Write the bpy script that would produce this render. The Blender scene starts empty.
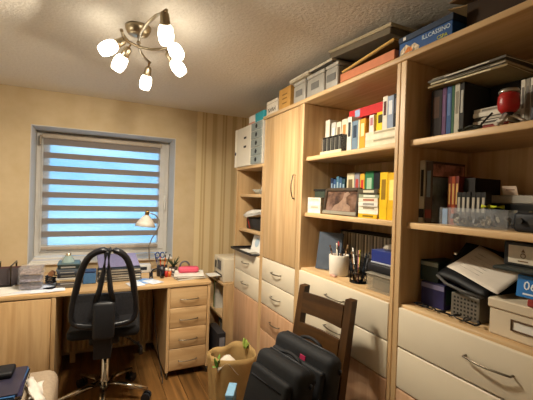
import bpy, bmesh, math, random
from mathutils import Vector, Matrix, Euler

random.seed(7)
SC = bpy.context.scene
COL = SC.collection
PI = math.pi

# ------------------------------------------------------------------ camera
cam_data = bpy.data.cameras.new('camera')
cam = bpy.data.objects.new('camera', cam_data)
COL.objects.link(cam)
cam_data.sensor_width = 36.0
cam_data.lens = 352.05 / 533 * 36.0
cam_data.clip_start = 0.02
RM = ((0.8972, -0.0262, -0.4400), (-0.4400, 0.0200, -0.8977), (0.0325, 0.9994, 0.0073))
_m = Matrix(RM).to_quaternion()
_m.normalize()
cam.rotation_mode = 'QUATERNION'
cam.rotation_quaternion = _m
cam.location = (0, 0, 1.43)
SC.camera = cam

# ------------------------------------------------------------------ exposure
SC.view_settings.view_transform = 'Standard'
SC.view_settings.look = 'None'
SC.view_settings.gamma = 1.0
SC.view_settings.use_curve_mapping = False
SC.view_settings.exposure = 0.0
SC.cycles.use_denoising = True
SC.cycles.max_bounces = 10
SC.cycles.diffuse_bounces = 5
SC.cycles.transparent_max_bounces = 16
SC.cycles.sample_clamp_indirect = 6.0
SKY_STRENGTH = 2.3
LAMP_STRENGTH = 10.0
BULB_WATTS = 9.0
LAMP_COLOUR = (1.0, 0.895, 0.715)

# ------------------------------------------------------------------ sky (overcast blue dusk)
w = bpy.data.worlds.new('dusk_sky')
SC.world = w
w.use_nodes = True
nt = w.node_tree
for n in list(nt.nodes):
    nt.nodes.remove(n)
out = nt.nodes.new('ShaderNodeOutputWorld')
bg = nt.nodes.new('ShaderNodeBackground')
tc = nt.nodes.new('ShaderNodeTexCoord')
mp = nt.nodes.new('ShaderNodeMapping')
mp.inputs['Scale'].default_value = (1.5, 1.5, 6.0)
nz = nt.nodes.new('ShaderNodeTexNoise')
nz.inputs['Scale'].default_value = 2.2
nz.inputs['Detail'].default_value = 4
cr = nt.nodes.new('ShaderNodeValToRGB')
cr.color_ramp.elements[0].position = 0.38
cr.color_ramp.elements[0].color = (0.10, 0.42, 0.78, 1)
cr.color_ramp.elements[1].position = 0.72
cr.color_ramp.elements[1].color = (0.42, 0.76, 1.0, 1)
bg.inputs['Strength'].default_value = SKY_STRENGTH
nt.links.new(tc.outputs['Generated'], mp.inputs['Vector'])
nt.links.new(mp.outputs['Vector'], nz.inputs['Vector'])
nt.links.new(nz.outputs['Fac'], cr.inputs['Fac'])
nt.links.new(cr.outputs['Color'], bg.inputs['Color'])
nt.links.new(bg.outputs['Background'], out.inputs['Surface'])

# ------------------------------------------------------------------ materials
MATS = {}


def srgb(c):
    if isinstance(c, str):
        c = c.lstrip('#')
        c = [int(c[i:i + 2], 16) / 255 for i in (0, 2, 4)]
    return tuple((x / 12.92 if x <= 0.04045 else ((x + 0.055) / 1.055) ** 2.4) for x in c[:3]) + (1,)


def base_mat(name):
    m = bpy.data.materials.new(name)
    m.use_nodes = True
    t = m.node_tree
    return m, t, t.nodes['Principled BSDF']


def plain(col, rough=0.6, metal=0.0, var=0.06, scale=30.0, bump=0.0, spec=0.35):
    """slightly mottled solid colour"""
    key = ('p', str(col), rough, metal, var, scale, bump, spec)
    if key in MATS:
        return MATS[key]
    m, t, b = base_mat('solid_%d' % len(MATS))
    c = srgb(col)
    n = t.nodes.new('ShaderNodeTexNoise')
    n.inputs['Scale'].default_value = scale
    n.inputs['Detail'].default_value = 3
    co = t.nodes.new('ShaderNodeTexCoord')
    t.links.new(co.outputs['Object'], n.inputs['Vector'])
    r = t.nodes.new('ShaderNodeValToRGB')
    r.color_ramp.elements[0].position = 0.3
    r.color_ramp.elements[1].position = 0.7
    r.color_ramp.elements[0].color = tuple(x * (1 - var * 1.5) for x in c[:3]) + (1,)
    r.color_ramp.elements[1].color = tuple(min(1, x * (1 + var)) for x in c[:3]) + (1,)
    t.links.new(n.outputs['Fac'], r.inputs['Fac'])
    t.links.new(r.outputs['Color'], b.inputs['Base Color'])
    b.inputs['Roughness'].default_value = rough
    b.inputs['Metallic'].default_value = metal
    b.inputs['Specular IOR Level'].default_value = spec
    if bump:
        bn = t.nodes.new('ShaderNodeBump')
        bn.inputs['Strength'].default_value = bump
        bn.inputs['Distance'].default_value = 0.004
        n2 = t.nodes.new('ShaderNodeTexNoise')
        n2.inputs['Scale'].default_value = scale * 8
        t.links.new(co.outputs['Object'], n2.inputs['Vector'])
        t.links.new(n2.outputs['Fac'], bn.inputs['Height'])
        t.links.new(bn.outputs['Normal'], b.inputs['Normal'])
    MATS[key] = m
    return m


def wood(name, dark, light, axis, rough=0.45, scale=1.0, contrast=1.35, per_object=0.0):
    key = ('w', name)
    if key in MATS:
        return MATS[key]
    m, t, b = base_mat(name)
    co = t.nodes.new('ShaderNodeTexCoord')
    mp = t.nodes.new('ShaderNodeMapping')
    s = [26 * scale, 26 * scale, 26 * scale]
    s[axis] = 1.6 * scale
    mp.inputs['Scale'].default_value = s
    src = co.outputs['Object']
    if per_object:
        oi = t.nodes.new('ShaderNodeObjectInfo')
        vm = t.nodes.new('ShaderNodeVectorMath')
        vm.operation = 'MULTIPLY_ADD'
        vm.inputs[1].default_value = (7, 7, 7)
        t.links.new(oi.outputs['Random'], vm.inputs[0])
        t.links.new(src, vm.inputs[2])
        src = vm.outputs[0]
    t.links.new(src, mp.inputs['Vector'])
    n = t.nodes.new('ShaderNodeTexNoise')
    n.inputs['Scale'].default_value = 1.0
    n.inputs['Detail'].default_value = 5
    n.inputs['Distortion'].default_value = 0.6
    t.links.new(mp.outputs['Vector'], n.inputs['Vector'])
    r = t.nodes.new('ShaderNodeValToRGB')
    r.color_ramp.elements[0].position = 0.5 - 0.28 / contrast
    r.color_ramp.elements[1].position = 0.5 + 0.22 / contrast
    r.color_ramp.elements[0].color = srgb(dark)
    r.color_ramp.elements[1].color = srgb(light)
    t.links.new(n.outputs['Fac'], r.inputs['Fac'])
    # large soft blotches (heartwood bands)
    mp2 = t.nodes.new('ShaderNodeMapping')
    s2 = [5, 5, 5]
    s2[axis] = 0.5
    mp2.inputs['Scale'].default_value = s2
    t.links.new(src, mp2.inputs['Vector'])
    n2 = t.nodes.new('ShaderNodeTexNoise')
    n2.inputs['Scale'].default_value = 1.3
    n2.inputs['Detail'].default_value = 2
    t.links.new(mp2.outputs['Vector'], n2.inputs['Vector'])
    mx = t.nodes.new('ShaderNodeMix')
    mx.data_type = 'RGBA'
    mx.blend_type = 'MULTIPLY'
    mr = t.nodes.new('ShaderNodeMapRange')
    mr.inputs['From Min'].default_value = 0.35
    mr.inputs['From Max'].default_value = 0.7
    mr.inputs['To Min'].default_value = 1.0
    mr.inputs['To Max'].default_value = 0.82
    t.links.new(n2.outputs['Fac'], mr.inputs['Value'])
    cmb = t.nodes.new('ShaderNodeCombineColor')
    for k in range(3):
        t.links.new(mr.outputs['Result'], cmb.inputs[k])
    mx.inputs[0].default_value = 1.0
    t.links.new(r.outputs['Color'], mx.inputs[6])
    t.links.new(cmb.outputs['Color'], mx.inputs[7])
    last = mx.outputs[2]
    if per_object:
        hs = t.nodes.new('ShaderNodeHueSaturation')
        mr3 = t.nodes.new('ShaderNodeMapRange')
        mr3.inputs['To Min'].default_value = 1 - per_object
        mr3.inputs['To Max'].default_value = 1 + per_object
        t.links.new(oi.outputs['Random'], mr3.inputs['Value'])
        t.links.new(mr3.outputs['Result'], hs.inputs['Value'])
        t.links.new(last, hs.inputs['Color'])
        last = hs.outputs['Color']
    t.links.new(last, b.inputs['Base Color'])
    b.inputs['Roughness'].default_value = rough
    b.inputs['Specular IOR Level'].default_value = 0.35
    bn = t.nodes.new('ShaderNodeBump')
    bn.inputs['Strength'].default_value = 0.08
    bn.inputs['Distance'].default_value = 0.002
    t.links.new(n.outputs['Fac'], bn.inputs['Height'])
    t.links.new(bn.outputs['Normal'], b.inputs['Normal'])
    MATS[key] = m
    return m


def glassy(name, col, alpha, rough=0.1):
    """thin clear plastic or glass: part transparent, part glossy tinted"""
    key = ('g', name)
    if key in MATS:
        return MATS[key]
    m, t, b = base_mat(name)
    b.inputs['Base Color'].default_value = srgb(col)
    b.inputs['Roughness'].default_value = rough
    tr = t.nodes.new('ShaderNodeBsdfTransparent')
    mx = t.nodes.new('ShaderNodeMixShader')
    mx.inputs[0].default_value = alpha
    o = t.nodes['Material Output']
    t.links.new(tr.outputs[0], mx.inputs[1])
    t.links.new(b.outputs[0], mx.inputs[2])
    t.links.new(mx.outputs[0], o.inputs['Surface'])
    MATS[key] = m
    return m


def emissive(name, col, strength):
    m, t, b = base_mat(name)
    b.inputs['Base Color'].default_value = (0.9, 0.9, 0.88, 1)
    b.inputs['Emission Color'].default_value = col
    b.inputs['Emission Strength'].default_value = strength
    return m


def sheer_mat():
    m, t, b = base_mat('sheer_voile')
    tr = t.nodes.new('ShaderNodeBsdfTransparent')
    tr.inputs['Color'].default_value = (0.95, 0.97, 1, 1)
    tl = t.nodes.new('ShaderNodeBsdfTranslucent')
    tl.inputs['Color'].default_value = (0.75, 0.78, 0.82, 1)
    df = t.nodes.new('ShaderNodeBsdfDiffuse')
    df.inputs['Color'].default_value = (0.75, 0.75, 0.74, 1)
    a1 = t.nodes.new('ShaderNodeMixShader')
    a1.inputs[0].default_value = 0.4
    t.links.new(tl.outputs[0], a1.inputs[1])
    t.links.new(df.outputs[0], a1.inputs[2])
    a2 = t.nodes.new('ShaderNodeMixShader')
    nn = t.nodes.new('ShaderNodeTexNoise')
    nn.inputs['Scale'].default_value = 60
    mr = t.nodes.new('ShaderNodeMapRange')
    mr.inputs['To Min'].default_value = 0.22
    mr.inputs['To Max'].default_value = 0.38
    t.links.new(nn.outputs['Fac'], mr.inputs['Value'])
    t.links.new(mr.outputs['Result'], a2.inputs[0])
    t.links.new(tr.outputs[0], a2.inputs[1])
    t.links.new(a1.outputs[0], a2.inputs[2])
    t.links.new(a2.outputs[0], t.nodes['Material Output'].inputs['Surface'])
    return m


def opaque_band_mat():
    m, t, b = base_mat('blind_fabric')
    tl = t.nodes.new('ShaderNodeBsdfTranslucent')
    tl.inputs['Color'].default_value = (0.22, 0.20, 0.19, 1)
    df = t.nodes.new('ShaderNodeBsdfDiffuse')
    nn = t.nodes.new('ShaderNodeTexNoise')
    nn.inputs['Scale'].default_value = 90
    r = t.nodes.new('ShaderNodeValToRGB')
    r.color_ramp.elements[0].color = srgb('#8d837e')
    r.color_ramp.elements[1].color = srgb('#a39a95')
    t.links.new(nn.outputs['Fac'], r.inputs['Fac'])
    t.links.new(r.outputs['Color'], df.inputs['Color'])
    a1 = t.nodes.new('ShaderNodeMixShader')
    a1.inputs[0].default_value = 0.75
    t.links.new(tl.outputs[0], a1.inputs[1])
    t.links.new(df.outputs[0], a1.inputs[2])
    t.links.new(a1.outputs[0], t.nodes['Material Output'].inputs['Surface'])
    return m


def ceiling_mat():
    m, t, b = base_mat('woodchip_ceiling')
    co = t.nodes.new('ShaderNodeTexCoord')
    n = t.nodes.new('ShaderNodeTexNoise')
    n.inputs['Scale'].default_value = 58
    n.inputs['Detail'].default_value = 4
    n.inputs['Roughness'].default_value = 0.6
    t.links.new(co.outputs['Object'], n.inputs['Vector'])
    r = t.nodes.new('ShaderNodeValToRGB')
    r.color_ramp.elements[0].color = srgb('#cec7ba')
    r.color_ramp.elements[1].color = srgb('#e6e0d6')
    t.links.new(n.outputs['Fac'], r.inputs['Fac'])
    t.links.new(r.outputs['Color'], b.inputs['Base Color'])
    b.inputs['Roughness'].default_value = 0.9
    bn = t.nodes.new('ShaderNodeBump')
    bn.inputs['Strength'].default_value = 0.9
    bn.inputs['Distance'].default_value = 0.007
    t.links.new(n.outputs['Fac'], bn.inputs['Height'])
    t.links.new(bn.outputs['Normal'], b.inputs['Normal'])
    return m


def wallpaper(name, c1, c2, scale=9):
    m, t, b = base_mat(name)
    co = t.nodes.new('ShaderNodeTexCoord')
    n = t.nodes.new('ShaderNodeTexNoise')
    n.inputs['Scale'].default_value = scale
    n.inputs['Detail'].default_value = 6
    t.links.new(co.outputs['Object'], n.inputs['Vector'])
    r = t.nodes.new('ShaderNodeValToRGB')
    r.color_ramp.elements[0].position = 0.3
    r.color_ramp.elements[1].position = 0.7
    r.color_ramp.elements[0].color = srgb(c1)
    r.color_ramp.elements[1].color = srgb(c2)
    t.links.new(n.outputs['Fac'], r.inputs['Fac'])
    t.links.new(r.outputs['Color'], b.inputs['Base Color'])
    b.inputs['Roughness'].default_value = 0.85
    n2 = t.nodes.new('ShaderNodeTexNoise')
    n2.inputs['Scale'].default_value = 120
    t.links.new(co.outputs['Object'], n2.inputs['Vector'])
    bn = t.nodes.new('ShaderNodeBump')
    bn.inputs['Strength'].default_value = 0.2
    bn.inputs['Distance'].default_value = 0.003
    t.links.new(n2.outputs['Fac'], bn.inputs['Height'])
    t.links.new(bn.outputs['Normal'], b.inputs['Normal'])
    return m


def stripes_mat():
    """vertical striped wallpaper, pattern along X"""
    m, t, b = base_mat('striped_wallpaper')
    co = t.nodes.new('ShaderNodeTexCoord')
    sx = t.nodes.new('ShaderNodeSeparateXYZ')
    t.links.new(co.outputs['Object'], sx.inputs[0])
    md = t.nodes.new('ShaderNodeMath')
    md.operation = 'MODULO'
    md.inputs[1].default_value = 0.215
    t.links.new(sx.outputs['X'], md.inputs[0])
    dv = t.nodes.new('ShaderNodeMath')
    dv.operation = 'DIVIDE'
    dv.inputs[1].default_value = 0.215
    t.links.new(md.outputs[0], dv.inputs[0])
    r = t.nodes.new('ShaderNodeValToRGB')
    r.color_ramp.interpolation = 'CONSTANT'
    stops = [(0.0, '#bfa67a'), (0.20, '#cdb78c'), (0.26, '#d6c298'), (0.50, '#c0a679'), (0.58, '#cfba8f'),
             (0.64, '#bba074'), (0.72, '#d3be94')]
    e = r.color_ramp.elements
    e[0].position, e[0].color = 0, srgb(stops[0][1])
    e[1].position, e[1].color = stops[1][0], srgb(stops[1][1])
    for p, c in stops[2:]:
        k = e.new(p)
        k.color = srgb(c)
    t.links.new(dv.outputs[0], r.inputs['Fac'])
    t.links.new(r.outputs['Color'], b.inputs['Base Color'])
    b.inputs['Roughness'].default_value = 0.8
    return m


# ------------------------------------------------------------------ mesh helpers
def NB():
    return bmesh.new()


def add_box(bm, x0, x1, y0, y1, z0, z1, bev=0.0, seg=1, M=None):
    t = bmesh.new()
    bmesh.ops.create_cube(t, size=1.0)
    for v in t.verts:
        v.co = Vector(((x0 + x1) / 2 + v.co.x * (x1 - x0), (y0 + y1) / 2 + v.co.y * (y1 - y0),
                       (z0 + z1) / 2 + v.co.z * (z1 - z0)))
    if bev:
        bev = min(bev, 0.45 * min(abs(x1 - x0), abs(y1 - y0), abs(z1 - z0)))
        bmesh.ops.bevel(t, geom=t.edges[:], offset=bev, segments=seg, affect='EDGES', profile=0.5)
        if seg > 1:
            for f in t.faces:
                f.smooth = True
    if M is not None:
        t.transform(M)
    _merge(bm, t)
    return bm


def _merge(bm, t):
    me = bpy.data.meshes.new('tmp')
    t.to_mesh(me)
    t.free()
    bm.from_mesh(me)
    bpy.data.meshes.remove(me)


def frame_for(d):
    d = d.normalized()
    up = Vector((0, 0, 1)) if abs(d.z) < 0.95 else Vector((1, 0, 0))
    a = d.cross(up).normalized()
    b = a.cross(d).normalized()
    return a, b


def add_tube(bm, pts, r, seg=8, cap=True, closed=False):
    """tube along points; r is a number or list"""
    pts = [Vector(p) for p in pts]
    n = len(pts)
    rs = r if isinstance(r, (list, tuple)) else [r] * n
    rings = []
    a0 = None
    for i, p in enumerate(pts):
        if closed:
            d = pts[(i + 1) % n] - pts[i - 1]
        elif i == 0:
            d = pts[1] - pts[0]
        elif i == n - 1:
            d = pts[-1] - pts[-2]
        else:
            d = pts[i + 1] - pts[i - 1]
        d.normalize()
        if a0 is None:
            a, b = frame_for(d)
        else:
            a = (a0 - d * a0.dot(d))
            a = a.normalized() if a.length > 1e-5 else frame_for(d)[0]
            b = d.cross(a).normalized()
        a0 = a
        rings.append([bm.verts.new(p + (a * math.cos(2 * PI * k / seg) + b * math.sin(2 * PI * k / seg)) * rs[i])
                      for k in range(seg)])
    for i in range(n if closed else n - 1):
        A, Bq = rings[i], rings[(i + 1) % n]
        for k in range(seg):
            f = bm.faces.new((A[k], A[(k + 1) % seg], Bq[(k + 1) % seg], Bq[k]))
            f.smooth = True
    if cap and not closed:
        bm.faces.new(rings[0][::-1])
        bm.faces.new(rings[-1])
    return bm


def add_lathe(bm, prof, seg=20, M=None, smooth=True):
    rings = []
    vs = []
    for (r, z) in prof:
        if r < 1e-6:
            v = bm.verts.new((0, 0, z))
            rings.append([v])
            vs.append(v)
        else:
            ring = [bm.verts.new((r * math.cos(2 * PI * k / seg), r * math.sin(2 * PI * k / seg), z)) for k in range(seg)]
            rings.append(ring)
            vs += ring
    for A, Bq in zip(rings[:-1], rings[1:]):
        if len(A) == 1 and len(Bq) == 1:
            continue
        for k in range(seg):
            k2 = (k + 1) % seg
            if len(A) == 1:
                f = bm.faces.new((A[0], Bq[k2], Bq[k]))
            elif len(Bq) == 1:
                f = bm.faces.new((A[k], A[k2], Bq[0]))
            else:
                f = bm.faces.new((A[k], A[k2], Bq[k2], Bq[k]))
            f.smooth = smooth
    if M is not None:
        for v in vs:
            v.co = M @ v.co
    return bm


def add_prism(bm, poly, a, b, axis='x', M=None):
    """extrude a 2D polygon: axis x -> poly in (y,z); y -> (x,z); z -> (x,y)"""
    def mk(p, c):
        return {'x': (c, p[0], p[1]), 'y': (p[0], c, p[1]), 'z': (p[0], p[1], c)}[axis]
    A = [bm.verts.new(mk(p, a)) for p in poly]
    Bv = [bm.verts.new(mk(p, b)) for p in poly]
    n = len(poly)
    fs = [bm.faces.new(A), bm.faces.new(Bv[::-1])]
    for k in range(n):
        fs.append(bm.faces.new((A[k], Bv[k], Bv[(k + 1) % n], A[(k + 1) % n])))
    if M is not None:
        for v in A + Bv:
            v.co = M @ v.co
    bmesh.ops.recalc_face_normals(bm, faces=fs)
    return bm


def sheet(bm, fn, nu, nv, thick=0.0):
    """grid surface fn(u,v)->Vector, optionally thickened along normals"""
    g = [[bm.verts.new(fn(i / nu, j / nv)) for j in range(nv + 1)] for i in range(nu + 1)]
    fs = []
    for i in range(nu):
        for j in range(nv):
            f = bm.faces.new((g[i][j], g[i + 1][j], g[i + 1][j + 1], g[i][j + 1]))
            f.smooth = True
            fs.append(f)
    if thick:
        bm.normal_update()
        bmesh.ops.solidify(bm, geom=fs, thickness=thick)
    return bm


# ------------------------------------------------------------------ object helpers
ROOTM = {}


def world_of(o):
    m = Matrix.Identity(4)
    while o is not None:
        m = Matrix.LocRotScale(o.location, o.rotation_euler, o.scale) @ m
        o = o.parent
    return m


def link(name, bm, mat, parent=None, world=False):
    me = bpy.data.meshes.new(name)
    if world and parent is not None:
        bm.transform(world_of(parent).inverted())
    bmesh.ops.recalc_face_normals(bm, faces=bm.faces[:])
    bm.to_mesh(me)
    bm.free()
    if mat is not None:
        me.materials.append(mat)
    o = bpy.data.objects.new(name, me)
    COL.objects.link(o)
    if parent is not None:
        o.parent = parent
    return o


def tag(o, label, cat, group=None):
    o['label'] = label
    o['category'] = cat
    if group:
        o['group'] = group
    return o


def thing(name, label, cat, loc=(0, 0, 0), rot=(0, 0, 0), group=None):
    o = bpy.data.objects.new(name, None)
    COL.objects.link(o)
    o.empty_display_size = 0.05
    o.location = loc
    o.rotation_euler = rot
    return tag(o, label, cat, group)


def struct(name, bm, mat, label=None, parent=None):
    o = link(name, bm, mat, parent)
    if parent is None:
        o['kind'] = 'structure'
        if label:
            o['label'] = label
            o['category'] = name.split('_')[0]
    return o


def B(parent, name, x0, x1, y0, y1, z0, z1, mat, bev=0.002, seg=1, world=False):
    return link(name, add_box(NB(), x0, x1, y0, y1, z0, z1, bev, seg), mat, parent, world)


def text(parent, name, s, size, M, mat, align='CENTER', thick=0.0008):
    cu = bpy.data.curves.new(name, 'FONT')
    cu.body = s
    cu.size = size
    cu.align_x = align
    cu.align_y = 'CENTER'
    cu.extrude = thick
    cu.resolution_u = 2
    tmp = bpy.data.objects.new('tmp_text', cu)
    COL.objects.link(tmp)
    dg = bpy.context.evaluated_depsgraph_get()
    me = bpy.data.meshes.new_from_object(tmp.evaluated_get(dg))
    bpy.data.objects.remove(tmp)
    me.name = name
    me.transform(M)
    me.materials.clear()
    me.materials.append(mat)
    o = bpy.data.objects.new(name, me)
    COL.objects.link(o)
    o.parent = parent
    return o


# text on a face that looks along -X: letters run towards -Y, up is Z
FACE_MX = Matrix(((0, 0, -1, 0), (-1, 0, 0, 0), (0, 1, 0, 0), (0, 0, 0, 1)))
# text on a face that looks along -Y
FACE_MY = Matrix(((1, 0, 0, 0), (0, 0, -1, 0), (0, 1, 0, 0), (0, 0, 0, 1)))

OAK_D, OAK_L = '#bb9566', '#d6b486'
oak_v = wood('oak_vertical', OAK_D, OAK_L, 2)
oak_y = wood('oak_along_shelf', '#c29d6e', '#dcbc8e', 1)
oak_x = wood('oak_along_desk', OAK_D, OAK_L, 0)
beech_v = wood('beech_front_vertical', '#b98f6c', '#cda684', 2)
cream = plain('#d9cdb6', 0.4, var=0.02, scale=6)
white_p = plain('#dcd8d0', 0.5, var=0.03)
paper_w = plain('#e2dfd8', 0.8, var=0.03, scale=12)
black = plain('#15151a', 0.55, var=0.1)
black_m = plain('#1c1c20', 0.35, var=0.1)
steel = plain('#a89f90', 0.3, metal=1.0, var=0.04)
dull_steel = plain('#7f7666', 0.38, metal=0.9, var=0.05)
chrome = plain('#c9c4ba', 0.18, metal=1.0, var=0.02)
nickel = plain('#b5a88f', 0.32, metal=1.0, var=0.04)
brass = plain('#9a7d4c', 0.3, metal=1.0, var=0.05)
pages_m = plain('#d8cdb4', 0.85, var=0.06, scale=120)
clear_p = glassy('clear_plastic', '#cfd3d8', 0.10, 0.06)
glass_m = glassy('window_glass', '#c0d4e4', 0.06, 0.02)

# ================================================================== THE SETTING
XL, XR, YF, YB, H = -1.30, 1.60, -0.70, 3.50, 2.274
bm = add_box(NB(), XL - 0.1, XR + 0.1, YF - 0.1, YB + 0.45, -0.10, -0.012)
floor = struct('floor', bm, plain('#3a2818', 0.8), 'dark brown laminate plank floor')
plank_m = wood('laminate_plank', '#4f371d', '#875f34', 1, rough=0.35, per_object=0.18)
pw, pl = 0.138, 1.21
me_cache = {}
i = 0
x = XL
while x < XR - 0.001:
    x1 = min(x + pw, XR)
    off = (i * 0.47) % 1.0 * pl
    y = YF - off
    while y < YB:
        y0, y1 = max(y, YF), min(y + pl, YB)
        if y1 - y0 > 0.02:
            key = (round(x1 - x, 3), round(y1 - y0, 3))
            if key not in me_cache:
                p = link('plank', add_box(NB(), 0.0008, x1 - x - 0.0008, 0.0008, y1 - y0 - 0.0008, -0.012, 0.0, 0.0015), plank_m, floor)
                me_cache[key] = p.data
            else:
                p = bpy.data.objects.new('plank', me_cache[key])
                COL.objects.link(p)
                p.parent = floor
            p.location = (x, y0, 0)
        y += pl
    x += pw
    i += 1

struct('ceiling', add_box(NB(), XL - 0.1, XR + 0.1, YF - 0.1, YB + 0.45, H, H + 0.1), ceiling_mat(),
       'rough white woodchip ceiling')
wall_m = wallpaper('yellow_wallpaper', '#bea985', '#c7b391')
pale_m = wallpaper('pale_wallpaper', '#d8cfbd', '#e2dac9')  # for the two unseen walls, made paler to bounce more light onto the shelves
struct('wall_left', add_box(NB(), XL - 0.1, XL, YF, YB, 0, H), pale_m, 'pale cream side wall')
struct('wall_right', add_box(NB(), XR, XR + 0.1, YF, YB, 0, H), wall_m, 'beige yellow wall behind bookcases')
struct('wall_front', add_box(NB(), XL, XR, YF - 0.1, YF, 0, H), pale_m, 'pale cream wall behind the viewer')
# back wall with the deep window recess
WX0, WX1, WZ0, WZ1 = -0.485, 0.707, 0.80, 1.977
YW = YB + 0.40
bm = NB()
add_box(bm, XL - 0.1, WX0, YB, YW, 0, H)
add_box(bm, WX1, XR + 0.1, YB, YW, 0, H)
add_box(bm, WX0, WX1, YB, YW, 0, WZ0)
add_box(bm, WX0, WX1, YB, YW, WZ1, H)
wall_back = struct('wall_back', bm, wall_m, 'beige yellow window wall with a striped strip at right')
# white plaster lining of the recess
reveal_m = plain('#c9c5bf', 0.8, var=0.03, scale=8)
bm = NB()
add_box(bm, WX0, WX0 + 0.006, YB - 0.006, YB + 0.30, WZ0, WZ1)
add_box(bm, WX1 - 0.006, WX1, YB - 0.006, YB + 0.30, WZ0, WZ1)
add_box(bm, WX0, WX1, YB - 0.006, YB + 0.30, WZ1 - 0.006, WZ1)
link('recess_lining', bm, reveal_m, wall_back)
link('striped_wallpaper', add_box(NB(), 0.912, XR, YB - 0.002, YB, 0, H), stripes_mat(), wall_back)

# window_1: outer frame, sash, glass, sill, handle
pvc = plain('#d2cdc6', 0.35, var=0.02)
win = bpy.data.objects.new('window_1', None)
COL.objects.link(win)
win['kind'] = 'structure'
win['label'] = 'white plastic framed window in deep recess behind the striped blind'
win['category'] = 'window'
win.location = (0.11, 3.83, WZ0)


def ring(bm, x0, x1, z0, z1, wd, y0, y1, bev=0.004):
    add_box(bm, x0, x0 + wd, y0, y1, z0, z1, bev)
    add_box(bm, x1 - wd, x1, y0, y1, z0, z1, bev)
    add_box(bm, x0 + wd, x1 - wd, y0, y1, z0, z0 + wd, bev)
    add_box(bm, x0 + wd, x1 - wd, y0, y1, z1 - wd, z1, bev)
    return bm


link('outer_frame', ring(NB(), WX0 + 0.006, WX1 - 0.006, WZ0 + 0.02, WZ1 - 0.006, 0.045, 3.80, 3.88), pvc, win, True)
link('sash', ring(NB(), WX0 + 0.046, WX1 - 0.046, WZ0 + 0.06, WZ1 - 0.046, 0.065, 3.785, 3.85), pvc, win, True)
B(win, 'pane', WX0 + 0.11, WX1 - 0.11, 3.815, 3.821, WZ0 + 0.12, WZ1 - 0.11, glass_m, 0, world=True)
B(win, 'window_sill', WX0 + 0.007, WX1 - 0.007, YB - 0.03, 3.80, WZ0, WZ0 + 0.02, plain('#d6d2cb', 0.3, var=0.03), 0.004, world=True)
h = add_box(NB(), 0.655, 0.675, 3.765, 3.785, 1.36, 1.42, 0.004)
add_box(h, 0.658, 0.672, 3.748, 3.766, 1.27, 1.40, 0.005, 2)
link('handle', h, white_p, win, True)

# radiator below the window
t = thing('radiator', 'beige ribbed radiator under the desk behind the office chair', 'radiator', (0.155, 3.32, 0))
rad_m = plain('#b39a72', 0.5, var=0.03)
B(t, 'back_plate', -0.345, 0.345, 0.0, 0.03, 0.09, 0.62, rad_m)
rib = None
for k in range(17):
    if rib is None:
        rib = B(t, 'rib', -0.014, 0.014, -0.022, 0.0, 0.10, 0.61, rad_m, 0.008, 2)
        rib.location.x = -0.32
    else:
        r2 = rib.copy()
        COL.objects.link(r2)
        r2.parent = t
        r2.location.x = -0.32 + 0.04 * k
B(t, 'foot', -0.30, -0.26, 0.0, 0.03, 0.0, 0.09, rad_m)
B(t, 'foot', 0.26, 0.30, 0.0, 0.03, 0.0, 0.09, rad_m)

# ================================================================== ZEBRA BLIND
t = thing('roller_blind', 'double roller blind with alternating grey and sheer stripes over the window', 'blind', (0.09, 3.765, 0.87))
fab, sheer = opaque_band_mat(), sheer_mat()
BX0, BX1 = -0.420, 0.605
B(t, 'cassette', BX0 - 0.012, BX1 + 0.012, 3.735, 3.785, 1.905, 1.945, plain('#b7a896', 0.4), 0.008, 2, world=True)
B(t, 'opaque_band', BX0, BX1, 3.764, 3.766, 1.848, 1.905, fab, 0, world=True)
z = 1.848
dz = (1.848 - 0.885) / 8.0
for k in range(8):
    B(t, 'sheer_band', BX0, BX1, 3.7645, 3.7655, z - dz * 0.57, z, sheer, 0, world=True)
    z2 = z - dz
    if k < 7:
        B(t, 'opaque_band', BX0, BX1, 3.764, 3.766, z2, z - dz * 0.57, fab, 0, world=True)
    z = z2
B(t, 'bottom_rail', BX0, BX1, 3.755, 3.775, 0.885, 0.915, plain('#b4a493', 0.4), 0.006, 2, world=True)
link('cord', add_tube(NB(), [(BX0 - 0.02, 3.75, 1.91), (BX0 - 0.021, 3.75, 1.4), (BX0 - 0.02, 3.75, 1.0)], 0.0022, 6), white_p, t, True)
bm = add_box(NB(), BX0 - 0.032, BX0 - 0.014, 3.74, 3.785, 1.84, 1.93, 0.004)
link('side_bracket', bm, plain('#a2937f', 0.4), t, True)

# ================================================================== CEILING LAMP
t = thing('ceiling_lamp', 'brushed metal ceiling lamp with two curved arms and six lit glass spots', 'lamp', (0.18, 1.91, H))


def TL(p):
    return Vector(p) - Vector((0.18, 1.91, H))


M0 = Matrix.Identity(4)
link('ceiling_rose', add_lathe(NB(), [(0, -0.045), (0.022, -0.045), (0.05, -0.036), (0.062, -0.014), (0.064, 0.0), (0, 0)], 28), nickel, t)
rod1 = [(0.255, 1.53), (0.223, 1.60), (0.197, 1.70), (0.183, 1.80), (0.185, 1.93), (0.207, 2.05), (0.240, 2.13), (0.278, 2.19)]
rod2 = [(0.095, 1.79), (0.105, 1.84), (0.135, 1.91), (0.190, 1.952), (0.250, 1.950), (0.300, 1.915), (0.325, 1.87), (0.328, 1.81)]
link('curved_arm', add_tube(NB(), [TL((a, b, 2.205)) for a, b in rod1], 0.0075, 10), nickel, t)
link('curved_arm', add_tube(NB(), [TL((a, b, 2.19)) for a, b in rod2], 0.0075, 10), nickel, t)
link('stem', add_tube(NB(), [TL((0.184, 1.91, 2.235)), TL((0.184, 1.91, 2.195))], 0.012, 10), brass, t)
bulb_m = emissive('lit_opal_glass', LAMP_COLOUR + (1,), LAMP_STRENGTH)
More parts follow.
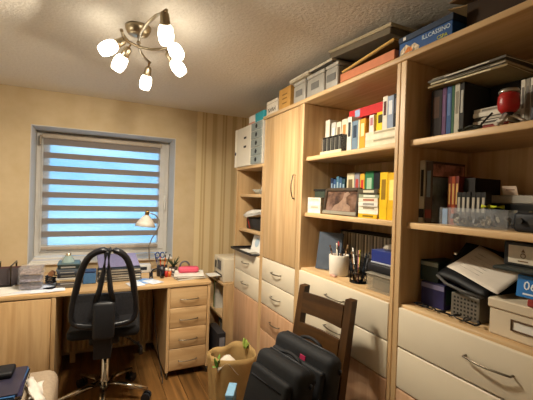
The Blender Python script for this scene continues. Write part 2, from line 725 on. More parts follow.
spots = [((0.122, 1.888, 2.19), (0.045, 1.880, 2.130)), ((0.150, 1.930, 2.19), (0.103, 1.985, 2.103)),
         ((0.272, 2.180, 2.205), (0.262, 2.235, 2.10)), ((0.316, 1.905, 2.19), (0.382, 1.895, 2.105)),
         ((0.326, 1.815, 2.19), (0.346, 1.780, 2.140)), ((0.248, 1.548, 2.205), (0.266, 1.600, 2.133))]
for p, c in spots:
    p, c = Vector(p), Vector(c)
    d = (c - p).normalized()
    q = Vector((0, 0, 1)).rotation_difference(d)
    base = c - d * 0.075
    M = Matrix.Translation(TL(base)) @ q.to_matrix().to_4x4()
    s = link('socket', add_lathe(NB(), [(0, -0.022), (0.013, -0.016), (0.019, -0.008), (0.022, 0.03), (0.022, 0.034), (0, 0.034)], 16, M), nickel, t)
    link('joint', add_tube(NB(), [TL(p), TL(base - d * 0.01)], 0.005, 8), brass, s)
    link('glass_shade', add_lathe(NB(), [(0.0, 0.034), (0.020, 0.034), (0.030, 0.048), (0.0345, 0.075), (0.032, 0.101), (0.025, 0.118), (0.0, 0.121)], 20, M), bulb_m, t)
    ld = bpy.data.lights.new('bulb', 'AREA')          # the open mouth of the spot
    ld.shape = 'DISK'
    ld.size = 0.05
    ld.spread = math.radians(150)
    ld.energy = BULB_WATTS
    ld.color = LAMP_COLOUR
    lo = bpy.data.objects.new('bulb', ld)
    COL.objects.link(lo)
    lo.location = c + d * 0.050
    lo.rotation_mode = 'QUATERNION'
    lo.rotation_quaternion = Vector((0, 0, -1)).rotation_difference(d)
    lo.parent = t
    lo.location = TL(lo.location)

# ================================================================== BOOKCASES
BX = 1.15
BKX = 1.57


def bow_handle(root_or_part, p0, p1, out, rise=0.03, r=0.0038, mat=None, bend=None):
    """bow handle between two points standing proud along `out`"""
    p0, p1, out = Vector(p0), Vector(p1), Vector(out)
    pts = [p0]
    n = 10
    for k in range(n + 1):
        u = k / n
        pts.append(p0.lerp(p1, u) + out * (rise * (0.55 + 0.45 * math.sin(PI * u))))
    pts.append(p1)
    return link('handle', add_tube(NB(), pts, r, 8), mat or dull_steel, root_or_part, True)


def case(label, y0, y1, ztop, shelves, fronts, ptop=True, side_w=(0.024, 0.024), name='bookcase'):
    """open bookcase unit facing -X; fronts: list of (kind, z0, z1)"""
    t = thing(name, label, 'bookcase', ((BX + BKX) / 2, (y0 + y1) / 2, 0))
    B(t, 'side_panel', BX, BKX, y0, y0 + side_w[0], 0, ztop, oak_v, 0.003, world=True)
    B(t, 'side_panel', BX, BKX, y1 - side_w[1], y1, 0, ztop, oak_v, 0.003, world=True)
    ia, ib = y0 + side_w[0] + 0.0005, y1 - side_w[1] - 0.0005
    B(t, 'back_panel', BKX - 0.012, BKX, ia, ib, 0.06, ztop, oak_v, 0, world=True)
    B(t, 'plinth', BX + 0.03, BX + 0.05, ia, ib, 0, 0.07, oak_x, 0.001, world=True)
    for z, kind in shelves:
        B(t, 'shelf' if kind == 's' else 'board', BX + (0.027 if kind == 's' else 0.012), BKX - 0.013, ia, ib, z - 0.026, z, oak_y, 0.004, 2, world=True)
    for kind, z0, z1 in fronts:
        m = cream if kind == 'drawer' else (beech_v if kind in ('wood_drawer', 'low_door') else oak_v)
        f = B(t, 'drawer' if 'drawer' in kind else 'door', BX - 0.001, BX + 0.018, ia + 0.001, ib - 0.001, z0 + 0.0015, z1 - 0.0015, m, 0.004, 2, world=True)
        yc, zc = (ia + ib) / 2, (z0 + z1) / 2
        if kind in ('drawer', 'wood_drawer'):
            hw = 0.075 if (y1 - y0) > 0.6 else 0.062
            bow_handle(f, (BX - 0.001, yc + hw, zc + 0.005), (BX - 0.001, yc - hw, zc + 0.005), (-1, 0, 0), 0.03)
        elif kind == 'door':
            bow_handle(f, (BX - 0.001, ia + 0.03, 1.58), (BX - 0.001, ia + 0.03, 1.43), (-1, 0, 0), 0.03)
    return t


ZT = 2.020
case('low oak bookcase at the far end carrying the white box, open shelves above cream drawers', 2.412, 2.972, 1.665,
     [(1.455, 's'), (1.155, 's'), (0.972, 'b')],
     [('drawer', 0.795, 0.965), ('drawer', 0.622, 0.795), ('low_door', 0.08, 0.620)])
B(bpy.data.objects['bookcase'], 'top_board', BX - 0.004, BKX, 2.412, 2.976, 1.6655, 1.690, oak_y, 0.004, 2, world=True)
case('tall oak cupboard with closed wooden door above three small drawers', 1.883, 2.410, ZT, [(0.99, 'b'), (1.5, 's')],
     [('door', 0.985, 2.018), ('drawer', 0.815, 0.982), ('drawer', 0.640, 0.812), ('wood_drawer', 0.450, 0.637), ('low_door', 0.08, 0.447)],
     name='cupboard', side_w=(0.024, 0.024))
case('oak bookcase behind the dark wooden chair, holding the yellow books', 1.096, 1.882, ZT,
     [(1.690, 's'), (1.346, 's'), (1.005, 'b')],
     [('drawer', 0.830, 0.993), ('drawer', 0.665, 0.827), ('low_door', 0.08, 0.662)], side_w=(0.022, 0.024))
case('nearest oak bookcase at right holding the red lantern and storage box', 0.285, 1.095, ZT,
     [(1.690, 's'), (1.346, 's'), (1.005, 'b')],
     [('drawer', 0.830, 0.993), ('drawer', 0.660, 0.827), ('low_door', 0.08, 0.657)], side_w=(0.030, 0.030))
tag(link('top_board', add_box(NB(), BX - 0.006, BKX + 0.005, 0.275, 2.440, ZT + 0.0005, 2.045, 0.005, 2), oak_y),
    'long oak top board running across the tall bookcases', 'shelf board')

# ================================================================== DESK
DZ = 0.74
tag(link('desk', add_box(NB(), -1.02, 0.872, 2.742, 3.48, 0.712, DZ, 0.004, 2), wood('oak_desk_top', '#c29a68', '#dab98a', 0)),
    'long light oak desk top under the window', 'desk')
t = thing('desk_cabinet', 'oak desk cabinet with plain door left of the office chair', 'cabinet', (-0.38, 3.05, 0))
B(t, 'side_panel', -0.552, -0.530, 2.745, 3.44, 0.0, 0.711, oak_v, world=True)
B(t, 'side_panel', -0.238, -0.212, 2.745, 3.44, 0.0, 0.711, oak_v, world=True)
B(t, 'back_panel', -0.529, -0.239, 3.42, 3.44, 0.05, 0.711, oak_v, world=True)
B(t, 'bottom_board', -0.529, -0.239, 2.765, 3.42, 0.05, 0.075, oak_x, world=True)
B(t, 'door', -0.527, -0.241, 2.745, 2.764, 0.07, 0.705, oak_v, 0.004, 2, world=True)
t = thing('desk_pedestal', 'oak desk pedestal with four drawers beside the paper bag', 'cabinet', (0.695, 3.05, 0))
B(t, 'side_panel', 0.527, 0.549, 2.748, 3.44, 0.05, 0.711, oak_v, world=True)
B(t, 'side_panel', 0.845, 0.868, 2.748, 3.44, 0.05, 0.711, oak_v, world=True)
B(t, 'back_panel', 0.550, 0.844, 3.42, 3.44, 0.05, 0.711, oak_v, world=True)
B(t, 'bottom_board', 0.550, 0.844, 2.77, 3.42, 0.05, 0.07, oak_x, world=True)
for z0, z1 in [(0.548, 0.705), (0.390, 0.546), (0.230, 0.388), (0.062, 0.228)]:
    f = B(t, 'drawer', 0.551, 0.843, 2.750, 2.769, z0, z1, oak_x, 0.005, 2, world=True)
    zc = (z0 + z1) / 2 - 0.012
    bow_handle(f, (0.627, 2.750, zc), (0.767, 2.750, zc), (0, -1, 0), 0.028)
for fx in (0.540, 0.855):
    for fy in (2.765, 3.40):
        link('foot', add_tube(NB(), [(fx, fy, 0), (fx, fy, 0.05)], 0.014, 12), steel, t, True)

# ================================================================== OFFICE CHAIR
oc = thing('office_chair', 'black mesh backed office chair on chrome star base at the desk', 'chair', (0.100, 2.64, 0), (0, 0, math.radians(-6)))
fabric_b = plain('#131418', 0.8, var=0.15, scale=60, bump=0.2)
mesh_b = glassy('black_mesh', '#15161a', 0.80, 0.8)
for k in range(5):
    a = math.radians(90 + 36 + 72 * k)
    d = Vector((math.cos(a), math.sin(a), 0))
    lg = link('leg', add_tube(NB(), [d * 0.025 + Vector((0, 0, 0.125)), d * 0.10 + Vector((0, 0, 0.122)), d * 0.29 + Vector((0, 0, 0.085))], [0.024, 0.021, 0.012], 10), chrome, oc)
    p = d * 0.285
    n = Vector((-d.y, d.x, 0))
    cs = NB()
    for s in (-1, 1):
        add_tube(cs, [p + n * (s * 0.008) + Vector((0, 0, 0.03)), p + n * (s * 0.028) + Vector((0, 0, 0.03))], 0.03, 14)
    add_tube(cs, [p + Vector((0, 0, 0.03)), p + Vector((0, 0, 0.09))], 0.008, 8)
    link('caster', cs, black_m, lg)
link('gas_column', add_lathe(NB(), [(0, 0.09), (0.032, 0.09), (0.032, 0.15), (0.024, 0.16), (0.024, 0.30), (0.014, 0.30), (0.014, 0.46), (0, 0.46)], 18), chrome, oc)
link('mechanism', add_box(NB(), -0.09, 0.09, -0.16, 0.12, 0.445, 0.495, 0.012, 2), black_m, oc)
lv = link('lever', add_tube(NB(), [(0.07, -0.02, 0.455), (0.15, -0.02, 0.42), (0.21, -0.02, 0.37), (0.23, -0.02, 0.355)], 0.008, 8), black_m, oc)
link('lever_knob', add_tube(NB(), [(0.205, -0.02, 0.385), (0.225, -0.02, 0.345), (0.228, -0.02, 0.30)], [0.014, 0.017, 0.013], 10), black_m, lv)


def seat_fn(bm):
    add_box(bm, -0.215, 0.215, -0.20, 0.25, 0.496, 0.566, 0.033, 4)
    return bm


link('seat', seat_fn(NB()), fabric_b, oc)
# backrest: closed pear shaped frame in the XZ plane, leaning slightly
half = [(0.0, 1.082), (0.055, 1.074), (0.102, 1.040), (0.132, 0.98), (0.152, 0.90), (0.170, 0.80), (0.184, 0.71), (0.184, 0.645), (0.160, 0.605), (0.085, 0.595)]
loop = half + [(0.0, 0.593)] + [(-a, b) for a, b in reversed(half[1:])]


def bk(a, b, off=0.0):
    return Vector((a + 0.035 * (b - 0.65), -0.225 - 0.07 * max(0, (b - 0.55)) / 0.5 + 0.035 * (abs(a) / 0.2) ** 2 + off, b))


# refine the loop
def smooth_closed(pts, it=2):
    for _ in range(it):
        q = []
        n = len(pts)
        for k in range(n):
            a, b = Vector(pts[k]), Vector(pts[(k + 1) % n])
            q += [a * 0.75 + b * 0.25, a * 0.25 + b * 0.75]
        pts = q
    return pts


lp = smooth_closed([Vector((a, b)) for a, b in loop], 1)
link('back_frame', add_tube(NB(), [bk(p.x, p.y) for p in lp], 0.020, 10, closed=True), black_m, oc)
bm = NB()
c = bm.verts.new(bk(0, 0.80, 0.012))
vs = [bm.verts.new(bk(p.x, p.y)) for p in lp]
mid = [bm.verts.new(bk(p.x * 0.5, 0.80 + (p.y - 0.80) * 0.5, 0.008)) for p in lp]
n = len(vs)
for k in range(n):
    bm.faces.new((vs[k], vs[(k + 1) % n], mid[(k + 1) % n], mid[k])).smooth = True
    bm.faces.new((mid[k], mid[(k + 1) % n], c)).smooth = True
link('back_mesh', bm, glassy('black_mesh_upper', '#1a1b20', 0.35, 0.8), oc)
# lower padded part of the back
low = [(-0.155, 0.80), (0.155, 0.80), (0.166, 0.74), (0.172, 0.66), (0.155, 0.62), (-0.155, 0.62), (-0.172, 0.66), (-0.166, 0.74)]
bm = NB()
A = [bm.verts.new(bk(a, b, -0.012)) for a, b in low]
Bq = [bm.verts.new(bk(a, b, 0.02)) for a, b in low]
bm.faces.new(A)
bm.faces.new(Bq[::-1])
for k in range(len(low)):
    bm.faces.new((A[k], Bq[k], Bq[(k + 1) % len(low)], A[(k + 1) % len(low)]))
link('lumbar_pad', bm, plain('#33343a', 0.85, var=0.15, scale=80), oc)
for s in (-1, 1):
    pts = [bk(s * 0.008, 1.066, -0.006), bk(s * 0.014, 0.95, -0.02), bk(s * 0.03, 0.84, -0.028), bk(s * 0.048, 0.76, -0.035)]
    link('back_strut', add_tube(NB(), pts, [0.012, 0.014, 0.016, 0.017], 8), black_m, oc)
bm = NB()
add_box(bm, -0.058, 0.066, -0.315, -0.265, 0.535, 0.765, 0.02, 3)
link('spine_plate', bm, plain('#1d1e22', 0.5, var=0.1), oc)
bm = NB()
add_prism(bm, [(-0.30, 0.55), (-0.255, 0.55), (-0.10, 0.495), (-0.10, 0.45), (-0.19, 0.425), (-0.285, 0.41)], -0.05, 0.05, 'x')
link('spine_bracket', bm, black_m, oc)

# ================================================================== WOODEN CHAIR
darkw = wood('dark_stained_wood', '#301e0e', '#503419', 2, rough=0.4)
darkwy = wood('dark_stained_rail', '#301e0e', '#54371a', 1, rough=0.4)
# local frame: chair faces -X (local -x), width along local y
wc = thing('wooden_chair', 'dark brown wooden ladder back chair holding the black laptop bags', 'chair', (0.815, 1.365, 0), (0, 0, math.radians(10)))


def post_x(z):
    return 0.11 + max(0, z - 0.42) * 0.16


for s in (-1, 1):
    bm = NB()
    y0, y1 = s * 0.155 - 0.020, s * 0.155 + 0.020
    prof = [(post_x(0) + 0.03, 0), (post_x(0.42), 0.42), (post_x(0.98), 0.98), (post_x(0.98) + 0.036, 0.982), (post_x(0.42) + 0.045, 0.42), (post_x(0) + 0.07, 0)]
    A = [bm.verts.new((a, y0, b)) for a, b in prof]
    Bq = [bm.verts.new((a, y1, b)) for a, b in prof]
    bm.faces.new((A[0], A[1], A[4], A[5]))
    bm.faces.new((A[1], A[2], A[3], A[4]))
    bm.faces.new((Bq[5], Bq[4], Bq[1], Bq[0]))
    bm.faces.new((Bq[4], Bq[3], Bq[2], Bq[1]))
    for k in range(6):
        bm.faces.new((A[k], Bq[k], Bq[(k + 1) % 6], A[(k + 1) % 6]))
    link('back_post', bm, darkw, wc)
for z0, z1 in [(0.850, 0.950), (0.690, 0.800), (0.53, 0.62)]:
    bm = NB()
    y0, y1 = -0.147, 0.147
    nseg = 6

    def f(u, v, z0=z0, z1=z1):
        z = z0 + (z1 - z0) * v
        return Vector((post_x(z) + 0.012 + 0.012 * math.sin(PI * u), -0.136 + 0.272 * u, z))
    sheet(bm, f, nseg, 1, 0.016)
    for fc in bm.faces:
        fc.smooth = False
    link('slat', bm, darkwy, wc)
link('seat', add_box(NB(), -0.28, 0.145, -0.20, 0.20, 0.415, 0.45, 0.01, 2), darkwy, wc)
for s in (-1, 1):
    link('leg', add_box(NB(), -0.262, -0.225, s * 0.165 - 0.018, s * 0.165 + 0.018, 0, 0.414, 0.004), darkw, wc)
    link('stretcher', add_box(NB(), -0.225, 0.11, s * 0.165 - 0.01, s * 0.165 + 0.01, 0.16, 0.19, 0.003), darkw, wc)

# black laptop bags leaning on the chair
bagfab = plain('#101114', 0.75, var=0.2, scale=50, bump=0.25)
bagfab2 = plain('#17181b', 0.7, var=0.2, scale=50, bump=0.25)
zip_m = plain('#2c2d31', 0.4, var=0.1)


def laptop_bag(label, loc, rot, wd, ht, th, fabm):
    """local: width along y, thickness along x (front = -x), height z"""
    t = thing('laptop_bag', label, 'bag', loc, rot, 'black bags on the wooden chair')
    link('body', add_box(NB(), -th * 0.3, th * 0.5, -wd / 2, wd / 2, 0, ht, 0.038, 4), fabm, t)
    link('front_pocket', add_box(NB(), -th * 0.5, -th * 0.22, -wd / 2 + 0.025, wd / 2 - 0.025, 0.02, ht * 0.80, 0.030, 4), fabm, t)
    zp = [(-th * 0.5 - 0.001, -wd / 2 + 0.05, ht * 0.66), (-th * 0.5 - 0.001, wd / 2 - 0.05, ht * 0.66)]
    link('zipper', add_tube(NB(), zp, 0.003, 6), zip_m, t)
    pts = [(0.02, -wd * 0.46, ht - 0.012), (0.02, -wd * 0.40, ht + 0.002), (0.02, wd * 0.40, ht + 0.002), (0.02, wd * 0.46, ht - 0.012)]
    link('zipper', add_tube(NB(), pts, 0.0035, 6), zip_m, t)
    hp = []
    for k in range(11):
        u = k / 10
        hp.append((0.03, -0.075 + 0.15 * u, ht - 0.008 + 0.026 * math.sin(PI * u) ** 0.6))
    link('carry_handle', add_tube(NB(), hp, 0.008, 8), bagfab2, t)
    for s in (-1, 1):
        link('strap_ring', add_tube(NB(), [(0.02, s * (wd / 2 + 0.004), ht * 0.86), (0.02, s * (wd / 2 + 0.006), ht * 0.80)], 0.006, 8), zip_m, t)
    return t


b2 = laptop_bag('black laptop bag with pink tag leaning against the chair back', (0.835, 1.345, 0.462), (0, math.radians(10), math.radians(10)), 0.39, 0.315, 0.11, bagfab2)
link('tag', add_box(NB(), -0.037, -0.033, -0.045, -0.010, 0.250, 0.272, 0.001), plain('#a8244c', 0.6), b2)
laptop_bag('larger black laptop bag in front, leaning on the other bag', (0.655, 1.265, 0.472), (0, math.radians(16), math.radians(10)), 0.30, 0.30, 0.14, bagfab)

# ================================================================== BOOKS AND SHELF THINGS
COVER = {}


def cover_mat(col):
    return plain(col, 0.65, var=0.08, scale=25, spec=0.2)


def book(label, X, y0, y1, z0, ht, dp, col, title=None, lean=0.0, group=None, cat='book', name='book', band=None, sub=None, rz=0.0):
    """standing book, spine facing the room (-X)"""
    th = (y1 - y0) - 0.0008
    t = thing(name, label, cat, (X, (y0 + y1) / 2, z0 + 0.0004), (lean, 0, rz), group)
    c = min(0.003, th * 0.18)
    bm = NB()
    add_box(bm, 0, dp, -th / 2, -th / 2 + c, 0, ht)
    add_box(bm, 0, dp, th / 2 - c, th / 2, 0, ht)
    add_box(bm, 0, c, -th / 2 + c, th / 2 - c, 0, ht)
    cv = link('cover', bm, cover_mat(col), t)
    link('pages', add_box(NB(), c, dp - 0.004, -th / 2 + c, th / 2 - c, 0.003, ht - 0.004), pages_m, t)
    if title:
        link('spine_title', add_box(NB(), -0.0006, 0.0002, -th * 0.28, th * 0.28, ht * 0.42, ht * 0.85), cover_mat(title), cv)
    if band:
        link('spine_band', add_box(NB(), -0.0006, 0.0002, -th * 0.49, th * 0.49, ht * 0.08, ht * 0.22), cover_mat(band), cv)
    return t


def flat(label, X, y0, y1, z0, th, dp, col, title=None, group=None, cat='book', name='book', rz=0.0, pages=True, pm=None):
    """lying book, spine facing the room (-X), long side along Y"""
    t = thing(name, label, cat, (X, (y0 + y1) / 2, z0 + 0.0004), (0, 0, rz), group)
    L = y1 - y0
    th -= 0.0008
    c = min(0.003, th * 0.2)
    bm = NB()
    add_box(bm, 0, dp, -L / 2, L / 2, 0, c)
    add_box(bm, 0, dp, -L / 2, L / 2, th - c, th)
    add_box(bm, 0, c, -L / 2, L / 2, c, th - c)
    cv = link('cover', bm, cover_mat(col), t)
    link('pages', add_box(NB(), c, dp - 0.003, -L / 2 + 0.003, L / 2 - 0.003, c, th - c), pm or pages_m, t)
    if title:
        link('spine_title', add_box(NB(), -0.0006, 0.0002, -L * 0.32, L * 0.25, th * 0.25, th * 0.75), cover_mat(title), cv)
    return t


# ---- bookcase behind chair, upper shelf (Z 1.690)
Z = 1.690
t = thing('disc_rack', 'small clear rack of dark disc cases at left of the upper shelf', 'rack', (1.2, 1.642, Z + 0.0006))
B(t, 'base', 0.0, 0.097, -0.10, 0.10, 0.0, 0.008, plain('#cdbd9a', 0.6))
B(t, 'front_edge', -0.004, 0.0, -0.10, 0.10, 0.0, 0.018, plain('#d5c7a6', 0.6))
B(t, 'end_plate', 0.0, 0.097, 0.094, 0.098, 0.008, 0.105, clear_p)
B(t, 'end_plate', 0.0, 0.097, -0.098, -0.094, 0.008, 0.105, clear_p)
for k in range(14):
    y = 1.642 - 0.09 + k * 0.0128
    o = thing('disc_case', 'dark disc case standing in the small clear rack', 'disc case', (1.204, y, Z + 0.0100), group='disc cases in the clear rack')
    B(o, 'case', 0, 0.090, 0, 0.0100, 0, 0.092, plain(['#1d1d1c', '#2c2b29', '#4c4c48', '#22211f'][k % 4], 0.25), 0.001)
    B(o, 'spine_label', -0.0008, 0.0, 0.002, 0.008, 0.01, 0.082, plain(['#55534e', '#8a867c', '#393835'][k % 3], 0.4), 0)
wl = ['tallest white book behind the disc rack', 'shiny grey white book behind the disc rack', 'ivory book with brown spine behind the disc rack',
      'ivory book with orange spine title behind the disc rack']
for (y0, y1, hh, c, tt), lb in zip([(1.797, 1.842, 0.236, '#d9d4c4', None), (1.737, 1.780, 0.210, '#c2c2bb', '#e8e6de'),
                                    (1.684, 1.730, 0.206, '#dcd2bb', '#7a6a50'), (1.630, 1.678, 0.212, '#ddd3bc', '#c88a4a')], wl):
    book(lb, 1.302, y0, y1, Z, hh, 0.15, c, tt)
book('white book with black spine lettering beside the blue grey book', 1.20, 1.464, 1.500, Z, 0.178, 0.14, '#dbd6c8', '#2e2c2c')
book('blue grey paperback beside the orange paperback', 1.20, 1.414, 1.460, Z, 0.150, 0.14, '#6f8496', '#2b3a4c')
book('thin cream paperback between blue and orange ones', 1.20, 1.402, 1.4125, Z, 0.150, 0.14, '#ddd0b0')
book('orange paperback with white top on the upper shelf', 1.20, 1.360, 1.400, Z, 0.150, 0.14, '#dd9a2c', '#f0d9a0')
zz = Z
for k, (c, tt) in enumerate([('#e0d6bc', None), ('#d7ccb0', '#a09478'), ('#e2d9c2', None), ('#ddd3b8', '#a89c80')]):
    flat(['bottom cream book of the lying pile under the yellow book', 'second cream book from below in the pile under the yellow book',
          'third cream book from below in the pile under the yellow book', 'top cream book of the lying pile under the yellow book'][k],
         1.195, 1.122, 1.352, zz, 0.0185, 0.16, c, tt)
    zz += 0.0185
book('white and pink paperback standing on the pile left of the yellow book', 1.215, 1.318, 1.350, zz, 0.088, 0.13, '#e3d8d0', '#b06a74')
book('dark thin booklet standing on the pile beside the yellow book', 1.235, 1.302, 1.316, zz, 0.075, 0.12, '#322a26')
book('bright yellow paperback standing on the cream pile', 1.215, 1.250, 1.300, zz, 0.092, 0.13, '#e9c41c', '#3a3418')
book('tall white book with black top on the cream pile', 1.20, 1.217, 1.246, zz, 0.152, 0.14, '#dcd3c4', '#54302c')
book('pale blue grey hardback on the cream pile', 1.20, 1.180, 1.216, zz, 0.148, 0.14, '#8f9bb0', '#d6d8da')
book('black book at the right end of the cream pile', 1.20, 1.150, 1.179, zz, 0.150, 0.14, '#1c1b20', '#4a4a55')
# book row standing at the back carries the red book
book('brown hardback at the back under the red book', 1.345, 1.50, 1.56, Z, 0.185, 0.15, '#4a3524')
book('dark green hardback at the back under the red book', 1.345, 1.36, 1.42, Z, 0.185, 0.15, '#2e3a2c')
rb = flat('thick red dictionary lying on top of the standing books', 1.27, 1.305, 1.575, Z + 0.186, 0.050, 0.19, '#c32a2c')
B(rb, 'blue_label', -0.0008, 0.0, 0.045, 0.085, 0.006, 0.044, plain('#8fa6c8', 0.5), 0)

# ---- same bookcase, middle shelf (Z 1.346)
Z = 1.346
zz = Z
for k in range(4):
    flat(['lowest white book of the pile left of the photo frame', 'second lowest white book of the pile left of the photo frame',
          'third white book up in the pile left of the photo frame', 'topmost white book of the pile left of the photo frame'][k],
         1.195, 1.716, 1.852, zz, 0.0235, 0.145, ['#e3ded2', '#ddd7c8', '#e5e1d6', '#dcd5c5'][k], [None, '#b8ad98', None, '#c2b8a4'][k])
    zz += 0.0235
B(tag(link('felt_box', add_box(NB(), 1.23, 1.34, 1.725, 1.835, zz + 0.0005, zz + 0.040, 0.004), plain('#323b30', 0.8)),
      'dark green box on the white books beside the photo frame', 'box'), 'lid', 1.226, 1.344, 1.721, 1.839, zz + 0.040, zz + 0.052, plain('#1c1e1b', 0.6), 0.002)
# photo frame
t = thing('framed_picture', 'dark wooden frame with sepia picture on the middle shelf', 'picture frame', (1.195, 1.549, Z + 0.0045), (0, math.radians(8), 0))
fm = wood('frame_wood', '#2e241a', '#4a3b2b', 1)
add = NB()
W2, HH = 0.150, 0.148
add_box(add, 0, 0.018, -W2, -W2 + 0.02, 0, HH, 0.003)
add_box(add, 0, 0.018, W2 - 0.02, W2, 0, HH, 0.003)
add_box(add, 0, 0.018, -W2 + 0.02, W2 - 0.02, HH - 0.018, HH, 0.003)
link('frame', add, fm, t)
B(t, 'lower_rail', -0.003, 0.018, -W2 + 0.005, W2 - 0.005, 0.0, 0.019, plain('#8d8676', 0.5))


def sepia_mat():
    m, tt, b = base_mat('sepia_print')
    co = tt.nodes.new('ShaderNodeTexCoord')
    mp = tt.nodes.new('ShaderNodeMapping')
    mp.inputs['Scale'].default_value = (0, 14, 22)
    n = tt.nodes.new('ShaderNodeTexNoise')
    n.inputs['Scale'].default_value = 1.0
    n.inputs['Detail'].default_value = 2
    r = tt.nodes.new('ShaderNodeValToRGB')
    e = r.color_ramp.elements
    e[0].position, e[0].color = 0.35, srgb('#3f2d23')
    e[1].position, e[1].color = 0.70, srgb('#85695a')
    k = e.new(0.5)
    k.color = srgb('#6b4f3e')
    tt.links.new(co.outputs['Object'], mp.inputs['Vector'])
    tt.links.new(mp.outputs['Vector'], n.inputs['Vector'])
    tt.links.new(n.outputs['Fac'], r.inputs['Fac'])
    tt.links.new(r.outputs['Color'], b.inputs['Base Color'])
    b.inputs['Roughness'].default_value = 0.25
    return m


B(t, 'picture', 0.008, 0.012, -W2 + 0.019, W2 - 0.019, 0.017, HH - 0.016, sepia_mat(), 0)
bm = NB()
add_prism(bm, [(0.075, 0.022), (-0.085, 0.022), (-0.08, 0.05), (-0.05, 0.062), (-0.042, 0.098), (-0.068, 0.115), (-0.05, 0.128), (-0.02, 0.118), (-0.012, 0.085), (0.02, 0.062), (0.05, 0.052)], 0.0068, 0.0078, 'x')
link('picture_shape', bm, plain('#927663', 0.35, var=0.2, scale=40), t)
B(t, 'easel_back', 0.019, 0.024, -0.03, 0.03, 0.005, 0.12, plain('#2a231c', 0.8))
# pile right of the frame
zz = Z
pl_ = [('yellow book at the bottom of the pile beside the photo frame', 0.020, '#d9ad1e', '#7a5f10'),
       ('white book lying directly on the yellow one', 0.019, '#e2dccd', None),
       ('cream book with brown title in the pile beside the photo frame', 0.018, '#dcd2bd', '#8a7a64'),
       ('white book with grey title in the pile beside the photo frame', 0.022, '#dfd9cc', '#8e8a84'),
       ('pale book with red title in the pile beside the photo frame', 0.019, '#d7cdb9', '#a35f48'),
       ('grey green book near the top of the pile beside the photo frame', 0.020, '#8d937c', '#d8d6c4'),
       ('dark book with pale label on top of the pile beside the photo frame', 0.024, '#4a4434', '#c9c1a6')]
for k, (lb, th, c, tt) in enumerate(pl_):
    flat(lb, 1.195 + 0.003 * (k % 3), 1.256 - 0.003 * (k % 2), 1.386 + 0.003 * (k % 3), zz, th, 0.135, c, tt)
    zz += th
back_row = [(1.603, 1.668, '#cfc3a2', '#6a5a40', 0.235, 'cream hardback standing at the back above the photo frame'),
            (1.557, 1.600, '#8a8790', '#a8433c', 0.235, 'grey book with red title at the back of the middle shelf'),
            (1.516, 1.553, '#d9a93a', '#b8342c', 0.228, 'yellow and red book at the back of the middle shelf'),
            (1.446, 1.512, '#2f7048', '#9ab89a', 0.238, 'thick green book at the back of the middle shelf'),
            (1.400, 1.444, '#18191c', None, 0.232, 'black book right of the green one on the middle shelf')]
for y0, y1, c, tt, hh, lb in back_row:
    book(lb, 1.345, y0, y1, Z, hh + 0.008, 0.14, c, tt)
for k in range(5):
    y = 1.695 + k * 0.029
    book(['thin dark teal booklet at the back, nearest the cream hardback', 'second small blue booklet from the cream hardback', 'third small blue booklet from the cream hardback',
          'fourth small blue booklet from the cream hardback', 'small navy booklet at the far left of the blue booklets'][k],
         1.352, y, y + 0.026, Z, 0.212 + 0.008 * (k % 3), 0.12, ['#2f4c55', '#3c5a7c', '#4c7288', '#345078', '#22304c'][k], '#93a6b4')
book('tall yellow book on the middle shelf, next to the lying pile', 1.20, 1.200, 1.247, Z, 0.218, 0.17, '#e2b71a', '#8a6a10')
book('tall yellow book nearest the post, right of its twin', 1.20, 1.152, 1.198, Z, 0.214, 0.17, '#dcae18', '#f0dc80')

# ---- same bookcase, desk level compartment (Z 1.005)
Z = 1.005
t = book('grey blue picture book leaning in the lower compartment', 1.275, 1.735, 1.752, Z + 0.004, 0.225, 0.155, '#4c5460', lean=math.radians(-18), rz=math.radians(-58))
t.location = (1.235, 1.80, Z + 0.003)
t.rotation_euler = (math.radians(-12), 0, math.radians(-62))
# white pot with pens


def pen(label, base, tip, col, cat='pen', group=None, r=0.004, cap=None):
    b, e = Vector(base), Vector(tip)
    t = thing('pen', label, cat, b, (0, 0, 0), group)
    d = e - b
    link('barrel', add_tube(NB(), [(0, 0, 0), d * 0.8], r, 8), cover_mat(col), t)
    link('cap', add_tube(NB(), [d * 0.8, d * 0.97, d], [r * 1.15, r * 1.1, r * 0.5], 8), cover_mat(cap or col), t)
    return t


t = thing('pen_pot', 'round white ceramic pot full of pens', 'pot', (1.255, 1.600, Z + 0.0006))
link('pot', add_lathe(NB(), [(0, 0), (0.050, 0), (0.054, 0.01), (0.058, 0.112), (0.055, 0.116), (0.050, 0.112), (0.047, 0.012), (0, 0.010)], 28), plain('#ddd6c8', 0.3, var=0.03), t)
for k, (dx, dy, hh, c, lb) in enumerate([(-0.02, 0.03, 0.165, '#5a4030', 'brown pen in the white pot leaning left'), (0.0, 0.018, 0.178, '#c8bfae', 'white pen sticking out of the white pot'),
                                         (-0.015, -0.012, 0.168, '#2a2a30', 'black marker in the middle of the white pot'), (0.02, -0.02, 0.175, '#7a5c3c', 'wooden pencil at the back of the white pot'),
                                         (-0.01, -0.034, 0.160, '#1d1d22', 'black pen in the white pot leaning right'), (0.018, 0.03, 0.185, '#a33a34', 'red brown pencil at the back left of the white pot')]):
    pen(lb, (1.255 + dx * 0.4, 1.600 + dy * 0.4, Z + 0.0135), (1.255 + dx * 1.6, 1.600 + dy * 1.6, Z + hh), c, group='pens in the white pot', r=0.005)
